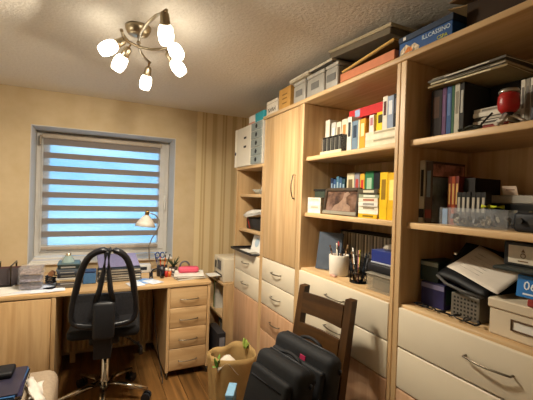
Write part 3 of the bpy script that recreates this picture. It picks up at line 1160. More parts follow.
# wire pen cup
wire = plain('#1b1b1d', 0.4, metal=0.6)
t = thing('wire_pen_cup', 'black wire mesh pen cup beside the white pot', 'cup', (1.245, 1.425, Z + 0.0006))
bm = NB()
for zz in (0.002, 0.05, 0.098):
    add_tube(bm, [(0.043 * math.cos(2 * PI * k / 20), 0.043 * math.sin(2 * PI * k / 20), zz) for k in range(20)], 0.002, 6, closed=True)
link('rings', bm, wire, t)
bm = NB()
for k in range(20):
    a = 2 * PI * k / 20
    add_tube(bm, [(0.043 * math.cos(a), 0.043 * math.sin(a), 0.002), (0.043 * math.cos(a), 0.043 * math.sin(a), 0.098)], 0.0016, 5)
link('wires', bm, wire, t)
link('bottom', add_lathe(NB(), [(0, 0), (0.042, 0), (0.042, 0.003), (0, 0.003)], 20), wire, t)
pc = [('#17171a', 'black pen leaning left in the wire cup'), ('#c9b93a', 'yellow highlighter in the wire cup'), ('#d0ccc2', 'white pen in the wire cup'), ('#1f1f24', 'black marker standing upright in the wire cup'),
      ('#8a6a48', 'bamboo stick at the right of the wire cup'), ('#b07a78', 'pink pen leaning right in the wire cup'), ('#26303c', 'dark blue pen at the back of the wire cup'), ('#3a3a3e', 'grey pen at the front of the wire cup')]
for k, (c, lb) in enumerate(pc):
    a = 2 * PI * k / 8
    r0 = 0.020
    pen(lb, (1.245 + r0 * math.cos(a), 1.425 + r0 * math.sin(a), Z + 0.008), (1.245 + 0.050 * math.cos(a), 1.425 + 0.052 * math.sin(a), Z + 0.15 + 0.012 * (k % 3)), c, group='pens in the wire cup', r=0.0045)
tag(link('eraser', add_box(NB(), 1.19, 1.205, 1.55, 1.60, Z + 0.0005, Z + 0.011, 0.003, 2), plain('#c59a8a', 0.7)), 'small pinkish eraser in front of the white pot', 'eraser')
# disc row at the back
t = thing('disc_holder', 'black bracket holding a long row of disc cases', 'rack', (1.40, 1.57, Z + 0.0006))
B(t, 'base', 0, 0.14, -0.21, 0.21, 0, 0.10, plain('#241f1a', 0.6))
B(t, 'top_rail', 0, 0.14, -0.21, 0.21, 0.232, 0.238, plain('#15130f', 0.5))
B(t, 'end_plate', 0, 0.14, 0.204, 0.21, 0.10, 0.232, plain('#15130f', 0.5))
B(t, 'end_plate', 0, 0.14, -0.21, -0.204, 0.10, 0.232, plain('#15130f', 0.5))
for k in range(33):
    y = 1.57 - 0.202 + k * 0.0122
    o = thing('disc_case', 'slim disc case standing in the long row at the back', 'disc case', (1.402, y, Z + 0.1022), group='disc cases in the long row')
    B(o, 'case', 0, 0.125, 0, 0.0100, 0, 0.128, plain(['#8a8478', '#b1a998', '#6a665f', '#c4bba8', '#55524d', '#978f84'][(k * 7) % 6], 0.3), 0.001)
# glue tin, clear box, blue case
t = thing('plastic_box', 'clear plastic box with dark contents beside the post', 'box', (1.285, 1.235, Z + 0.0006))
bm = NB()
add_box(bm, -0.09, 0.09, -0.075, 0.075, 0.0, 0.004)
for (a, b, c_, d) in [(-0.09, -0.087, -0.075, 0.075), (0.087, 0.09, -0.075, 0.075), (-0.087, 0.087, -0.075, -0.072), (-0.087, 0.087, 0.072, 0.075)]:
    add_box(bm, a, b, c_, d, 0.004, 0.075)
link('walls', bm, glassy('cloudy_plastic', '#b8ad98', 0.25, 0.2), t)
B(t, 'rim', -0.095, 0.095, -0.08, 0.08, 0.075, 0.082, plain('#8c8578', 0.3), 0.003)
B(t, 'contents', -0.07, 0.07, -0.06, 0.06, 0.006, 0.055, plain('#5d5240', 0.7, var=0.4, scale=40), 0.006)
tag(link('black_case', add_box(NB(), 1.22, 1.36, 1.135, 1.335, Z + 0.0835, Z + 0.125, 0.008, 2), black), 'flat black case on the clear plastic box', 'case')
t = thing('blue_box', 'blue box with silver edge on top of the flat black case', 'box', (1.28, 1.235, Z + 0.1255))
B(t, 'body', -0.05, 0.06, -0.085, 0.085, 0.0, 0.062, plain('#27357c', 0.4))
B(t, 'silver_edge', -0.053, -0.05, -0.085, 0.085, 0.0, 0.008, plain('#a9adb8', 0.3))
B(t, 'top_label', -0.05, 0.06, -0.085, 0.085, 0.062, 0.064, plain('#4a5690', 0.4))
tag(link('crumpled_foil', add_lathe(NB(), [(0, 0), (0.035, 0.002), (0.042, 0.012), (0.03, 0.026), (0.012, 0.03), (0, 0.028)], 9, Matrix.Translation((1.28, 1.24, Z + 0.190)), smooth=False), plain('#a59d90', 0.3, metal=0.7)),
    'crumpled silver foil on top of the blue box', 'foil')

# ---- nearest bookcase, upper shelf (Z 1.690)
Z = 1.690
sb = [(0.960, 1.010, '#20140f', '#4a3020', 'dark brown book at the left end under the magazines'), (0.940, 0.958, '#5a3a5c', '#6a4a6c', 'thin purple book beside the dark brown one'),
      (0.918, 0.938, '#33507e', '#5a719c', 'thin blue book beside the purple one'), (0.905, 0.917, '#33583e', None, 'thin green book between blue and white ones'),
      (0.884, 0.904, '#b5b0a0', '#7f7a6c', 'white book beside the thin green one'), (0.866, 0.883, '#2b2926', '#a9a69c', 'black book with silver spine label beside the black box')]
for y0, y1, c, tt, lb in sb:
    book(lb, 1.235, y0, y1, Z, 0.198, 0.17, c, tt)
t = thing('storage_carton', 'black carton with faint print behind the magazine stack', 'box', (1.43, 0.80, Z + 0.0006))
B(t, 'body', -0.05, 0.11, -0.115, 0.06, 0, 0.198, plain('#1c1916', 0.6))
B(t, 'faint_print', -0.0508, -0.05, -0.08, 0.03, 0.150, 0.168, plain('#3c372f', 0.6, var=0.4, scale=120), 0)
zz = Z
for k in range(6):
    flat(['lowest disc case of the lying pile behind the red lantern', 'second disc case from below behind the red lantern', 'third disc case from below behind the red lantern',
          'fourth disc case from below behind the red lantern', 'fifth disc case from below behind the red lantern', 'topmost disc case of the lying pile behind the red lantern'][k],
         1.27 + 0.004 * (k % 2), 0.728, 0.852, zz, 0.0155, 0.105, ['#c9c2b2', '#8b3d34', '#d0cabb', '#46423a', '#d3cdbf', '#bdb6a6'][k], ['#6d675c', None, '#55504a', '#b0a898', None, '#7d776b'][k], cat='disc case', name='disc_case')
    zz += 0.0155
# magazines lying across
zz = Z + 0.2005
for k in range(5):
    flat(['bottom magazine of the stack lying on the standing books', 'second magazine from below in the stack on the books', 'middle magazine of the stack on the books',
          'second magazine from the top of the stack on the books', 'top magazine of the stack lying on the standing books'][k],
         1.205 + 0.012 * ((k * 2) % 3), 0.700 + 0.012 * ((k * 2) % 3), 1.000 + 0.010 * (k % 2), zz, 0.0085, 0.215,
         ['#8d7c58', '#4e4a44', '#b0a48c', '#5a564e', '#938a78'][k], ['#d8cfae', None, '#3c3a36', '#c8c2b2', None][k], cat='magazine', name='magazine', rz=math.radians([2, -3, 1, -2, 3][k]))
    zz += 0.0087
# red lantern on little tripod
t = thing('red_lantern', 'small red lantern with silver lid on a little tripod', 'lantern', (1.245, 0.712, Z + 0.0006))
link('body', add_lathe(NB(), [(0, 0.050), (0.020, 0.051), (0.030, 0.062), (0.033, 0.085), (0.031, 0.108), (0.027, 0.116), (0, 0.116)], 24), plain('#a4201c', 0.35, var=0.05), t)
link('lid', add_lathe(NB(), [(0, 0.116), (0.029, 0.116), (0.031, 0.121), (0.027, 0.129), (0.012, 0.133), (0, 0.133)], 24), plain('#b8b0a2', 0.3, metal=0.8), t)
link('collar', add_lathe(NB(), [(0, 0.040), (0.014, 0.040), (0.017, 0.047), (0.014, 0.054), (0, 0.054)], 14), black_m, t)
for k in range(3):
    a = math.radians(180 + 120 * k)
    link('tripod_leg', add_tube(NB(), [(0.008 * math.cos(a), 0.008 * math.sin(a), 0.046), (0.068 * math.cos(a), 0.068 * math.sin(a), 0.006)], [0.008, 0.007], 8), plain('#d6d0c4', 0.4), t)
t = thing('cable_bundle', 'small bundle of dark cable on the upper shelf edge', 'cable', (1.225, 0.825, Z + 0.0006))
pts = []
for k in range(60):
    a = k * 0.62
    pts.append((0.018 * math.sin(a * 0.31) + 0.010 * math.cos(a), 0.035 * math.sin(a * 0.53), 0.006 + 0.012 * abs(math.sin(a * 0.23))))
link('cable', add_tube(NB(), pts, 0.003, 6), plain('#22281f', 0.5), t)
link('plug', add_tube(NB(), [(0.0, -0.03, 0.02), (-0.005, -0.075, 0.055)], 0.0035, 6), plain('#2a2a28', 0.5), t)
for k in range(9):
    y1 = 0.705 - k * 0.0145
    book('white disc case in the standing row right of the red lantern', 1.30, y1 - 0.0135, y1, Z, 0.168, 0.12, ['#cfc9bb', '#8d8578', '#d4cfc3', '#5b564c'][k % 4], '#77716a', cat='disc case', name='disc_case', group='disc cases right of the red lantern')
tag(link('speaker_cube', add_box(NB(), 1.20, 1.26, 0.565, 0.625, Z + 0.0005, Z + 0.05, 0.008, 2), black), 'small black cube right of the red lantern', 'speaker')

# ---- nearest bookcase, middle shelf (Z 1.346)
Z = 1.346
book('tall white and black magazine binder against the left side panel', 1.245, 1.036, 1.062, Z, 0.262, 0.20, '#c9c0aa', '#24231f', band='#2a2724')
book('tall brown photo magazine beside the white binder', 1.245, 1.000, 1.032, Z, 0.255, 0.205, '#4d3d32', '#6f7a80', band='#7a3a30')
mg = [o for o in bpy.data.objects if o.get('label', '').startswith('tall brown photo')][0]
B(mg, 'cover_picture', 0.004, 0.20, -0.0166, -0.0158, 0.004, 0.19, plain('#6d7470', 0.35, var=0.6, scale=14), 0)
B(mg, 'cover_title', 0.004, 0.20, -0.0166, -0.0158, 0.195, 0.245, plain('#b07a6c', 0.4, var=0.5, scale=30), 0)
for k, (c, lb) in enumerate([('#7c3426', 'dark red paperback on the middle shelf'), ('#a84e2c', 'orange red paperback beside the dark red one'), ('#6d2f28', 'maroon paperback right of the orange red one')]):
    book(lb, 1.285, 0.957 - 0.016 * k - 0.015, 0.957 - 0.016 * k, Z, 0.192, 0.13, c, '#c9a060')
book('black hardback right of the maroon paperback', 1.31, 0.86, 0.905, Z, 0.185, 0.16, '#221d1a')
for k in range(6):
    y1 = 0.900 - k * 0.0185
    book('dark disc case with pale label in the row behind the clear tray', 1.265 if k > 2 else 1.262, y1 - 0.0175, y1, Z, 0.128, 0.035, '#262422', '#a9a294', cat='disc case', name='disc_case', group='labelled disc cases behind the clear tray')
t = thing('clear_tray', 'long clear plastic tray of small parts at the shelf edge', 'tray', (1.235, 0.802, Z + 0.0006))
bm = NB()
add_box(bm, -0.035, 0.022, -0.125, 0.125, 0.0, 0.003)
for (a, b, c_, d) in [(-0.035, -0.032, -0.125, 0.125), (0.019, 0.022, -0.125, 0.125), (-0.032, 0.019, -0.125, -0.122), (-0.032, 0.019, 0.122, 0.125), (-0.032, 0.019, 0.028, 0.031)]:
    add_box(bm, a, b, c_, d, 0.003, 0.068)
link('walls', bm, clear_p, t)
B(t, 'blue_insert', -0.030, -0.026, 0.095, 0.115, 0.004, 0.064, plain('#7d9cc0', 0.4), 0)
rnd = random.Random(3)
for k in range(40):
    x_, y_ = rnd.uniform(-0.022, 0.010), rnd.uniform(-0.115, 0.09)
    if abs(y_ - 0.03) < 0.014:
        continue
    M = Matrix.Translation((x_, y_, rnd.uniform(0.012, 0.04))) @ Euler((rnd.uniform(0, 3), rnd.uniform(0, 3), rnd.uniform(0, 3))).to_matrix().to_4x4()
    link('small_part', add_box(NB(), -0.009, 0.009, -0.006, 0.006, -0.004, 0.004, 0.001, M=M), plain(['#2c2c30', '#8c887c', '#3d3f48', '#b9b3a6', '#55514a'][k % 5], 0.4), t)
t = thing('highlighter', 'yellow green highlighter lying on the clear tray', 'marker', (1.235, 0.742, Z + 0.0775), (0, 0, math.radians(20)))
link('barrel', add_tube(NB(), [(0, -0.03, 0), (0, 0.012, 0)], 0.0075, 10), plain('#b7bf28', 0.4), t)
link('cap', add_tube(NB(), [(0, 0.012, 0), (0, 0.036, 0), (0, 0.038, 0)], [0.0085, 0.0085, 0.005], 10), plain('#c6cc30', 0.4), t)
t = thing('silver_player', 'flat silver grey player at the back of the middle shelf', 'device', (1.40, 0.66, Z + 0.0006))
B(t, 'lower_body', 0, 0.15, -0.22, 0.205, 0, 0.09, plain('#2a2826', 0.5), 0.003)
B(t, 'top_case', 0, 0.15, -0.22, 0.205, 0.09, 0.122, plain('#a09a90', 0.4, metal=0.1), 0.004)
B(t, 'front_strip', -0.003, 0.0, -0.21, 0.195, 0.068, 0.085, plain('#151412', 0.3), 0)
for k in range(4):
    link('button', add_tube(NB(), [(0.0, 0.1 - 0.05 * k, 0.06), (-0.006, 0.1 - 0.05 * k, 0.06)], 0.006, 10), plain('#8a7d55', 0.4), t)
t = thing('price_tag', 'small white paper tag standing on the silver player', 'tag', (1.40, 0.79, Z + 0.1225), (0, math.radians(-20), math.radians(0)))
t.location = (1.41, 0.787, Z + 0.1225)
B(t, 'card', -0.001, 0.001, -0.026, 0.026, 0.0, 0.036, plain('#d8c3b0', 0.8), 0)
B(t, 'printed_line', -0.0016, -0.001, -0.018, 0.012, 0.020, 0.024, plain('#8a6a5c', 0.8), 0)
t = thing('camera_case', 'black case with small knobs at the right of the clear tray', 'case', (1.245, 0.59, Z + 0.0006))
B(t, 'body', -0.03, 0.06, -0.075, 0.08, 0, 0.062, black, 0.012, 3)
for k in range(4):
    link('knob', add_tube(NB(), [(-0.03, 0.055 - 0.036 * k, 0.035), (-0.042, 0.055 - 0.036 * k, 0.035)], 0.010, 12), plain('#2e2d2c', 0.4), t)

# ---- nearest bookcase, lower compartment (Z 1.005)
Z = 1.005
t = thing('purple_carton', 'blue purple carton with pale stripe under the green carton', 'box', (1.25, 0.985, Z + 0.0006), (0, 0, math.radians(0)))
B(t, 'body', 0, 0.14, -0.055, 0.055, 0, 0.098, plain('#262552', 0.4, var=0.25, scale=14))
B(t, 'stripe', -0.001, 0.0, -0.054, 0.054, 0.074, 0.092, plain('#75708f', 0.5), 0)
B(t, 'end_label', 0.01, 0.13, -0.056, -0.055, 0.02, 0.08, plain('#1f3a33', 0.5), 0)
t = thing('green_carton', 'dark green carton with grey top stripe on the purple carton', 'box', (1.262, 0.990, Z + 0.0985), (0, 0, 0))
B(t, 'body', 0, 0.15, -0.020, 0.068, 0, 0.085, plain('#22302c', 0.5, var=0.15, scale=14))
B(t, 'stripe', -0.001, 0.0, -0.018, 0.066, 0.064, 0.080, plain('#7c8075', 0.6), 0)
t = thing('power_supply', 'grey perforated metal box under the black bag', 'device', (1.235, 0.835, Z + 0.0006))
B(t, 'housing', 0, 0.15, -0.055, 0.055, 0, 0.088, plain('#7b766d', 0.45, metal=0.5))
bm = NB()
for a in range(7):
    for b in range(5):
        add_box(bm, -0.001, 0.0005, -0.045 + a * 0.0135, -0.038 + a * 0.0135, 0.012 + b * 0.0145, 0.019 + b * 0.0145)
link('vent_holes', bm, plain('#2a2826', 0.7), t)
# black laptop sleeve lying slanted over cartons with paper on top
def quad(name, parent, c, thick, mat, bow=0.0, nu=8, nv=10):
    """slightly bowed sheet through four world corners a, b, c, d"""
    a, b, c_, d = [Vector(p) for p in c]

    def f(u, v):
        p = a.lerp(b, u).lerp(d.lerp(c_, u), v)
        return p + Vector((0, 0, -bow * 4 * u * (1 - u) * 1.0 + bow * 0.4 * math.sin(5 * v)))
    return link(name, sheet(NB(), f, nu, nv, thick), mat, parent, True)


tag(link('black_pouch', add_box(NB(), 1.43, 1.54, 0.80, 0.985, Z + 0.0005, Z + 0.235, 0.04, 4), plain('#121214', 0.7)), 'black padded pouch at the back behind the white sheet', 'pouch')
t = thing('laptop_sleeve', 'black laptop sleeve with strap lying slanted under the white sheet', 'bag', (1.33, 0.87, Z + 0.13))
quad('sleeve', t, [(1.25, 0.961, 1.135), (1.43, 0.963, 1.255), (1.44, 0.765, 1.225), (1.205, 0.740, 1.112)], 0.016, plain('#141417', 0.6, var=0.15), 0.010)
link('strap', add_tube(NB(), [(1.30, 0.960, 1.165), (1.245, 0.960, 1.140), (1.215, 0.90, 1.125), (1.20, 0.82, 1.115), (1.198, 0.745, 1.110)], 0.006, 8), plain('#4a4846', 0.6), t, True)
link('buckle', add_box(NB(), 1.345, 1.375, 0.950, 0.975, 1.212, 1.232, 0.006, 2), chrome, t, True)
t = thing('letter', 'sheet of white paper with faint print lying on the black sleeve', 'paper', (1.32, 0.80, 1.18))
PC = [(1.270, 0.940, 1.178), (1.42, 0.905, 1.262), (1.345, 0.690, 1.204), (1.200, 0.700, 1.137)]
quad('sheet', t, PC, 0.0012, plain('#d7cdbf', 0.8, var=0.03), 0.004)
for k in range(6):
    u = 0.22 + 0.11 * k
    a_, b_ = [Vector(p) for p in PC[:2]], [Vector(p) for p in PC[2:]]
    p0 = a_[0].lerp(a_[1], u).lerp(b_[1].lerp(b_[0], u), 0.15) + Vector((0, 0, 0.0020 - 0.004 * 4 * u * (1 - u) + 0.0016 * math.sin(0.75)))
    p1 = a_[0].lerp(a_[1], u).lerp(b_[1].lerp(b_[0], u), 0.55) + Vector((0, 0, 0.0020 - 0.004 * 4 * u * (1 - u) + 0.0016 * math.sin(2.75)))
    link('print_line', add_tube(NB(), [p0, p1], 0.0009, 4), plain('#b9aea2', 0.8), t, True)
# white storage box
t = thing('storage_box', 'cream cardboard storage box with metal label holder', 'box', (1.30, 0.565, Z + 0.0006))
bxm = plain('#d3c4ab', 0.6, var=0.03, scale=8)
B(t, 'body', -0.105, 0.13, -0.155, 0.155, 0.0, 0.085, bxm, 0.003)
B(t, 'lid', -0.110, 0.135, -0.160, 0.160, 0.086, 0.118, bxm, 0.004)
lh = link('label_holder', ring(NB(), -0.047, 0.047, 0.030, 0.066, 0.005, -0.110, -0.106, 0.001), plain('#6a5442', 0.4, metal=0.5), t)
lh.data.transform(Matrix.Rotation(-PI / 2, 4, 'Z'))
lh.data.transform(Matrix.Translation((0.0, 0.04, 0)))
B(t, 'label_card', -0.1062, -0.105, 0.000, 0.080, 0.033, 0.063, paper_w, 0)
# binder on its side, tray plate and the blue sign
t = thing('letter_tray', 'dark green grey tray plate under the lying binder', 'tray', (1.32, 0.50, Z + 0.215))
B(t, 'plate', -0.13, 0.15, -0.17, 0.215, 0, 0.012, plain('#2e3432', 0.5), 0.004)
for yy in (-0.16, 0.15):
    B(t, 'support', 0.10, 0.12, yy, yy + 0.02, -0.0960, 0.0, plain('#2e3432', 0.5))
t = thing('lying_binder', 'black binder lying on its side with white label', 'binder', (1.245, 0.565, Z + 0.2275))
B(t, 'cover', 0, 0.22, -0.16, 0.145, 0, 0.078, plain('#1b1c1d', 0.5), 0.003)
B(t, 'label', -0.001, 0.0, -0.15, 0.130, 0.010, 0.068, plain('#cfc6b4', 0.6), 0)
bm = add_tube(NB(), [(-0.0012, 0.085 + 0.007 * math.cos(2 * PI * k / 14), 0.036 + 0.007 * math.sin(2 * PI * k / 14)) for k in range(14)], 0.0013, 5, closed=True)
add_prism(bm, [(0.091, 0.047), (0.079, 0.047), (0.085, 0.058)], -0.0016, -0.001, 'x')
link('emblem', bm, plain('#6d5436', 0.6), t)
B(t, 'emblem_line', -0.0016, -0.001, 0.07, 0.10, 0.016, 0.020, plain('#6d5436', 0.6), 0)
t = thing('price_sign', 'blue price sign with white digits standing on the storage box', 'sign', (1.205, 0.575, Z + 0.1188), (0, math.radians(8), 0))
B(t, 'board', -0.004, 0.0, -0.09, 0.072, 0.022, 0.090, plain('#1f6fb8', 0.4), 0.002)
B(t, 'foot', -0.02, 0.03, -0.08, 0.03, 0.0, 0.022, plain('#8c2a22', 0.5), 0.003)
text(t, 'digits', '065', 0.038, Matrix.Translation((-0.0048, 0.024, 0.058)) @ FACE_MX, plain('#e8ecf0', 0.5))
B(t, 'small_print', -0.0048, -0.004, 0.008, 0.052, 0.031, 0.036, plain('#d5dde6', 0.5), 0)


def cable(label, pts, col='#15151a', r=0.003):
    return tag(link('cable', add_tube(NB(), pts, r, 6), plain(col, 0.45)), label, 'cable')


pts = []
for k in range(70):
    a = k * 0.5
    pts.append((1.205 + 0.015 * math.sin(a * 0.77), 1.03 - 0.0022 * k + 0.012 * math.cos(a), Z + 0.005 + 0.010 * abs(math.sin(a * 0.37))))
cable('tangled black cable in front of the purple carton', pts)
pts = []
for k in range(50):
    a = k * 0.55
    pts.append((1.20 + 0.018 * math.sin(a * 0.6), 0.86 - 0.0022 * k + 0.010 * math.cos(a), Z + 0.005 + 0.014 * abs(math.sin(a * 0.3))))
cable('tangled black cable in front of the grey metal box', pts)

# ================================================================== ON TOP OF THE BOOKCASES (Z 2.045)
Z = 2.0455
t = thing('white_carton', 'small white carton with dark print at the far end of the top', 'box', (1.24, 2.345, Z + 0.0006))
B(t, 'body', -0.07, 0.10, -0.088, 0.088, 0, 0.110, plain('#d9cfbd', 0.6), 0.002)
B(t, 'lid_edge', -0.0715, -0.07, -0.088, 0.088, 0.085, 0.088, plain('#a89c88', 0.6), 0)
bm = NB()
for k in range(6):                                    # unreadable dark lettering: a row of broken strokes
    yk = 0.055 - 0.021 * k
    add_box(bm, -0.0712, -0.0702, yk - 0.007, yk - 0.002, 0.026, 0.052 + 0.004 * (k % 2))
    add_box(bm, -0.0712, -0.0702, yk - 0.002, yk + 0.007, (0.044, 0.026, 0.036)[k % 3], (0.052, 0.034, 0.044)[k % 3])
link('print', bm, plain('#2c2a2a', 0.6), t)
t = thing('kraft_carton', 'brown kraft carton beside the white carton', 'box', (1.24, 2.155, Z + 0.0006))
B(t, 'body', -0.07, 0.10, -0.082, 0.082, 0, 0.150, plain('#b98c4a', 0.7, var=0.06), 0.002)
for zz in (0.10, 0.072, 0.040):
    B(t, 'print_line', -0.0712, -0.07, -0.035, 0.03, zz, zz + 0.008, plain('#7e5c2c', 0.7), 0)
tin_m = plain('#a8a49c', 0.35, metal=0.1, var=0.05)
for k, (y0, y1, lb) in enumerate([(1.905, 2.050, 'dull grey tin next to the kraft carton'), (1.700, 1.885, 'large grey tin with label plate in the middle'), (1.572, 1.688, 'grey tin partly behind the orange game box')]):
    hh = 0.150
    t = thing('storage_tin', lb, 'tin', (1.25, (y0 + y1) / 2, Z + 0.0006), group='grey tins on the bookcase')
    w2 = (y1 - y0) / 2
    link('body', add_box(NB(), -0.07, 0.10, -w2, w2, 0, hh - 0.022, 0.012, 3), tin_m, t)
    link('lid', add_box(NB(), -0.073, 0.103, -w2 - 0.003, w2 + 0.003, hh - 0.022, hh, 0.010, 3), plain('#bcb7ac', 0.3, metal=0.1), t)
    link('label_plate', add_box(NB(), -0.0725, -0.07, -0.04, 0.04, 0.05, 0.09, 0.0), plain('#6f6e6c', 0.4), t)
# flat boxes lying on the tins
zz = Z + 0.1505
t = thing('flat_box', 'flat pale box lying across the grey tins, farther end', 'box', (1.25, 1.955, zz))
B(t, 'base', -0.09, 0.12, -0.115, 0.115, 0, 0.012, plain('#b8ac95', 0.6))
B(t, 'lid', -0.092, 0.122, -0.117, 0.117, 0.012, 0.022, plain('#d6ccb8', 0.6))
t = thing('flat_box', 'flat pale box with dark lower half lying on the nearer tins', 'box', (1.25, 1.715, zz))
B(t, 'base', -0.09, 0.12, -0.112, 0.112, 0, 0.006, plain('#4a463e', 0.6))
B(t, 'lid', -0.092, 0.122, -0.114, 0.114, 0.006, 0.019, plain('#cfc5b0', 0.6))
# game boxes
t = thing('game_box', 'salmon orange game box on the bookcase top', 'box', (1.275, 1.345, Z + 0.0004))
B(t, 'base', -0.10, 0.20, -0.185, 0.19, 0, 0.014, plain('#6f3a24', 0.6))
B(t, 'lid', -0.103, 0.203, -0.188, 0.193, 0.014, 0.058, plain('#c4764e', 0.6))
t = thing('game_box', 'thin yellow folder box lying tilted on the orange game box', 'box', (1.28, 1.350, Z + 0.0805), (math.radians(-6.0), 0, 0))
B(t, 'base', -0.10, 0.20, -0.18, 0.185, 0, 0.006, plain('#8a6a34', 0.6))
B(t, 'lid', -0.102, 0.202, -0.182, 0.187, 0.006, 0.016, plain('#d3a656', 0.6))
t = thing('game_box', 'big flat brownish grey box tilted over the yellow folder box', 'box', (1.28, 1.410, 2.2015), (math.radians(4.6), 0, 0))
B(t, 'base', -0.11, 0.22, -0.225, 0.228, 0, 0.030, plain('#6d6250', 0.7))
B(t, 'lid', -0.116, 0.225, -0.232, 0.234, 0.030, 0.046, plain('#b0a284', 0.7))
# blue game carton with lettering
t = thing('blue_carton', 'blue carton with white lettering and colourful picture', 'box', (1.215, 1.015, Z + 0.0006))
B(t, 'base', -0.03, 0.20, -0.128, 0.128, 0, 0.072, plain('#1d4c86', 0.5, var=0.12, scale=16), 0.002)
B(t, 'lid', -0.033, 0.203, -0.131, 0.131, 0.072, 0.098, plain('#2c3a50', 0.5), 0.002)
text(t, 'title', 'ILLCASSINO', 0.024, Matrix.Translation((-0.031, -0.055, 0.054)) @ FACE_MX, plain('#c9d8e4', 0.5))
text(t, 'subtitle', 'CSPA', 0.020, Matrix.Translation((-0.031, -0.085, 0.026)) @ FACE_MX, plain('#c2c43c', 0.5))
bm = NB()
add_prism(bm, [(0.125, 0.008), (0.03, 0.008), (0.02, 0.03), (0.045, 0.05), (0.07, 0.045), (0.09, 0.058), (0.12, 0.04)], -0.0312, -0.0302, 'x')
link('picture', bm, plain('#c9b79a', 0.5, var=0.5, scale=70), t)
bm = NB()
add_prism(bm, [(0.10, 0.022), (0.055, 0.022), (0.06, 0.038), (0.08, 0.044)], -0.0318, -0.0313, 'x')
link('picture_orange', bm, plain('#d9791e', 0.5, var=0.3, scale=70), t)
link('price_sticker', add_box(NB(), -0.0336, -0.033, 0.09, 0.105, 0.078, 0.092), white_p, t)
# open cardboard flaps and flat stuff further right
t = thing('cardboard_box', 'brown cardboard box with open flaps near the ceiling', 'box', (1.36, 0.72, Z + 0.0006))
cbm = plain('#7d5f3c', 0.8, var=0.08)
bm = NB()
add_box(bm, -0.12, 0.17, -0.15, 0.15, 0, 0.004)
for (a, b, c_, d) in [(-0.12, -0.116, -0.15, 0.15), (0.166, 0.17, -0.15, 0.15), (-0.116, 0.166, -0.15, -0.146), (-0.116, 0.166, 0.146, 0.15)]:
    add_box(bm, a, b, c_, d, 0.004, 0.135)
link('body', bm, plain('#3a2a1c', 0.8), t)
M = Matrix.Translation((-0.118, 0, 0.136)) @ Matrix.Rotation(math.radians(-12), 4, 'Y')
link('flap', add_box(NB(), -0.09, 0.0, -0.145, 0.16, 0, 0.004, M=M), cbm, t)
M = Matrix.Translation((0.02, 0.150, 0.137)) @ Matrix.Rotation(math.radians(14), 4, 'X')
link('flap', add_box(NB(), -0.12, 0.15, 0.0, 0.10, 0, 0.004, M=M), plain('#94774f', 0.8), t)
zz = Z
for k, (c, lb) in enumerate([('#5a3a22', 'brown folder lying flat at the near end of the top'), ('#2a2522', 'black folder lying on the brown folder near the ceiling')]):
    flat(lb, 1.175 + 0.01 * k, 0.30, 0.555 - 0.01 * k, zz, 0.016, 0.28, c, cat='folder', name='folder')
    zz += 0.0162
tag(link('glass_jar', add_lathe(NB(), [(0, 0), (0.03, 0), (0.034, 0.01), (0.034, 0.06), (0.026, 0.075), (0.026, 0.085), (0, 0.085)], 18, Matrix.Translation((1.24, 0.46, Z + 0.033))), glassy('amber_jar', '#8a8468', 0.6, 0.1)),
    'small amber glass jar standing on the black folder', 'jar')

# ================================================================== LOW FAR BOOKCASE CONTENTS
Z = 1.690
t = thing('white_box_file', 'tall white box file standing on the low far bookcase', 'box file', (1.135, 2.82, Z + 0.0005))
wf = plain('#ddd5c4', 0.5, var=0.02)
B(t, 'body', 0.0, 0.26, -0.168, 0.170, 0, 0.334, wf, 0.003)
for zz in (0.23, 0.155):
    B(t, 'slot', -0.001, 0.0, -0.085, -0.030, zz, zz + 0.018, plain('#2e2c2a', 0.6), 0)
B(t, 'edge_strip', -0.002, 0.0, 0.13, 0.170, 0.0, 0.334, plain('#efe8d8', 0.5), 0)
link('finger_hole', add_tube(NB(), [(-0.0032, 0.15, 0.12), (-0.0018, 0.15, 0.12)], 0.016, 16), black, t)
t = thing('drawer_chest', 'grey chest of five small drawers with round holes', 'drawer box', (1.135, 2.537, Z + 0.0005))
B(t, 'body', 0.006, 0.26, -0.108, 0.108, 0, 0.337, plain('#d8d3c8', 0.5))
for k in range(5):
    z0 = 0.006 + k * 0.066
    d = B(t, 'drawer', 0.0, 0.006, -0.100, 0.100, z0, z0 + 0.0625, plain('#8b938f', 0.5), 0.002)
    link('finger_hole', add_tube(NB(), [(-0.0012, 0.0, z0 + 0.031), (0.0003, 0.0, z0 + 0.031)], 0.018, 16), black, d)
t = thing('teal_box', 'teal and white carton lying on the chest of five drawers', 'box', (1.15, 2.57, Z + 0.3384))
B(t, 'teal_half', 0, 0.17, -0.13, 0.03, 0, 0.075, plain('#2f9aa8', 0.45), 0.004)
B(t, 'white_half', 0.001, 0.169, 0.03, 0.16, 0.002, 0.072, plain('#ddd9cf', 0.5), 0.004)
B(t, 'pink_edge', -0.001, 0.0, 0.035, 0.155, 0.0, 0.016, plain('#c88f7c', 0.5), 0)
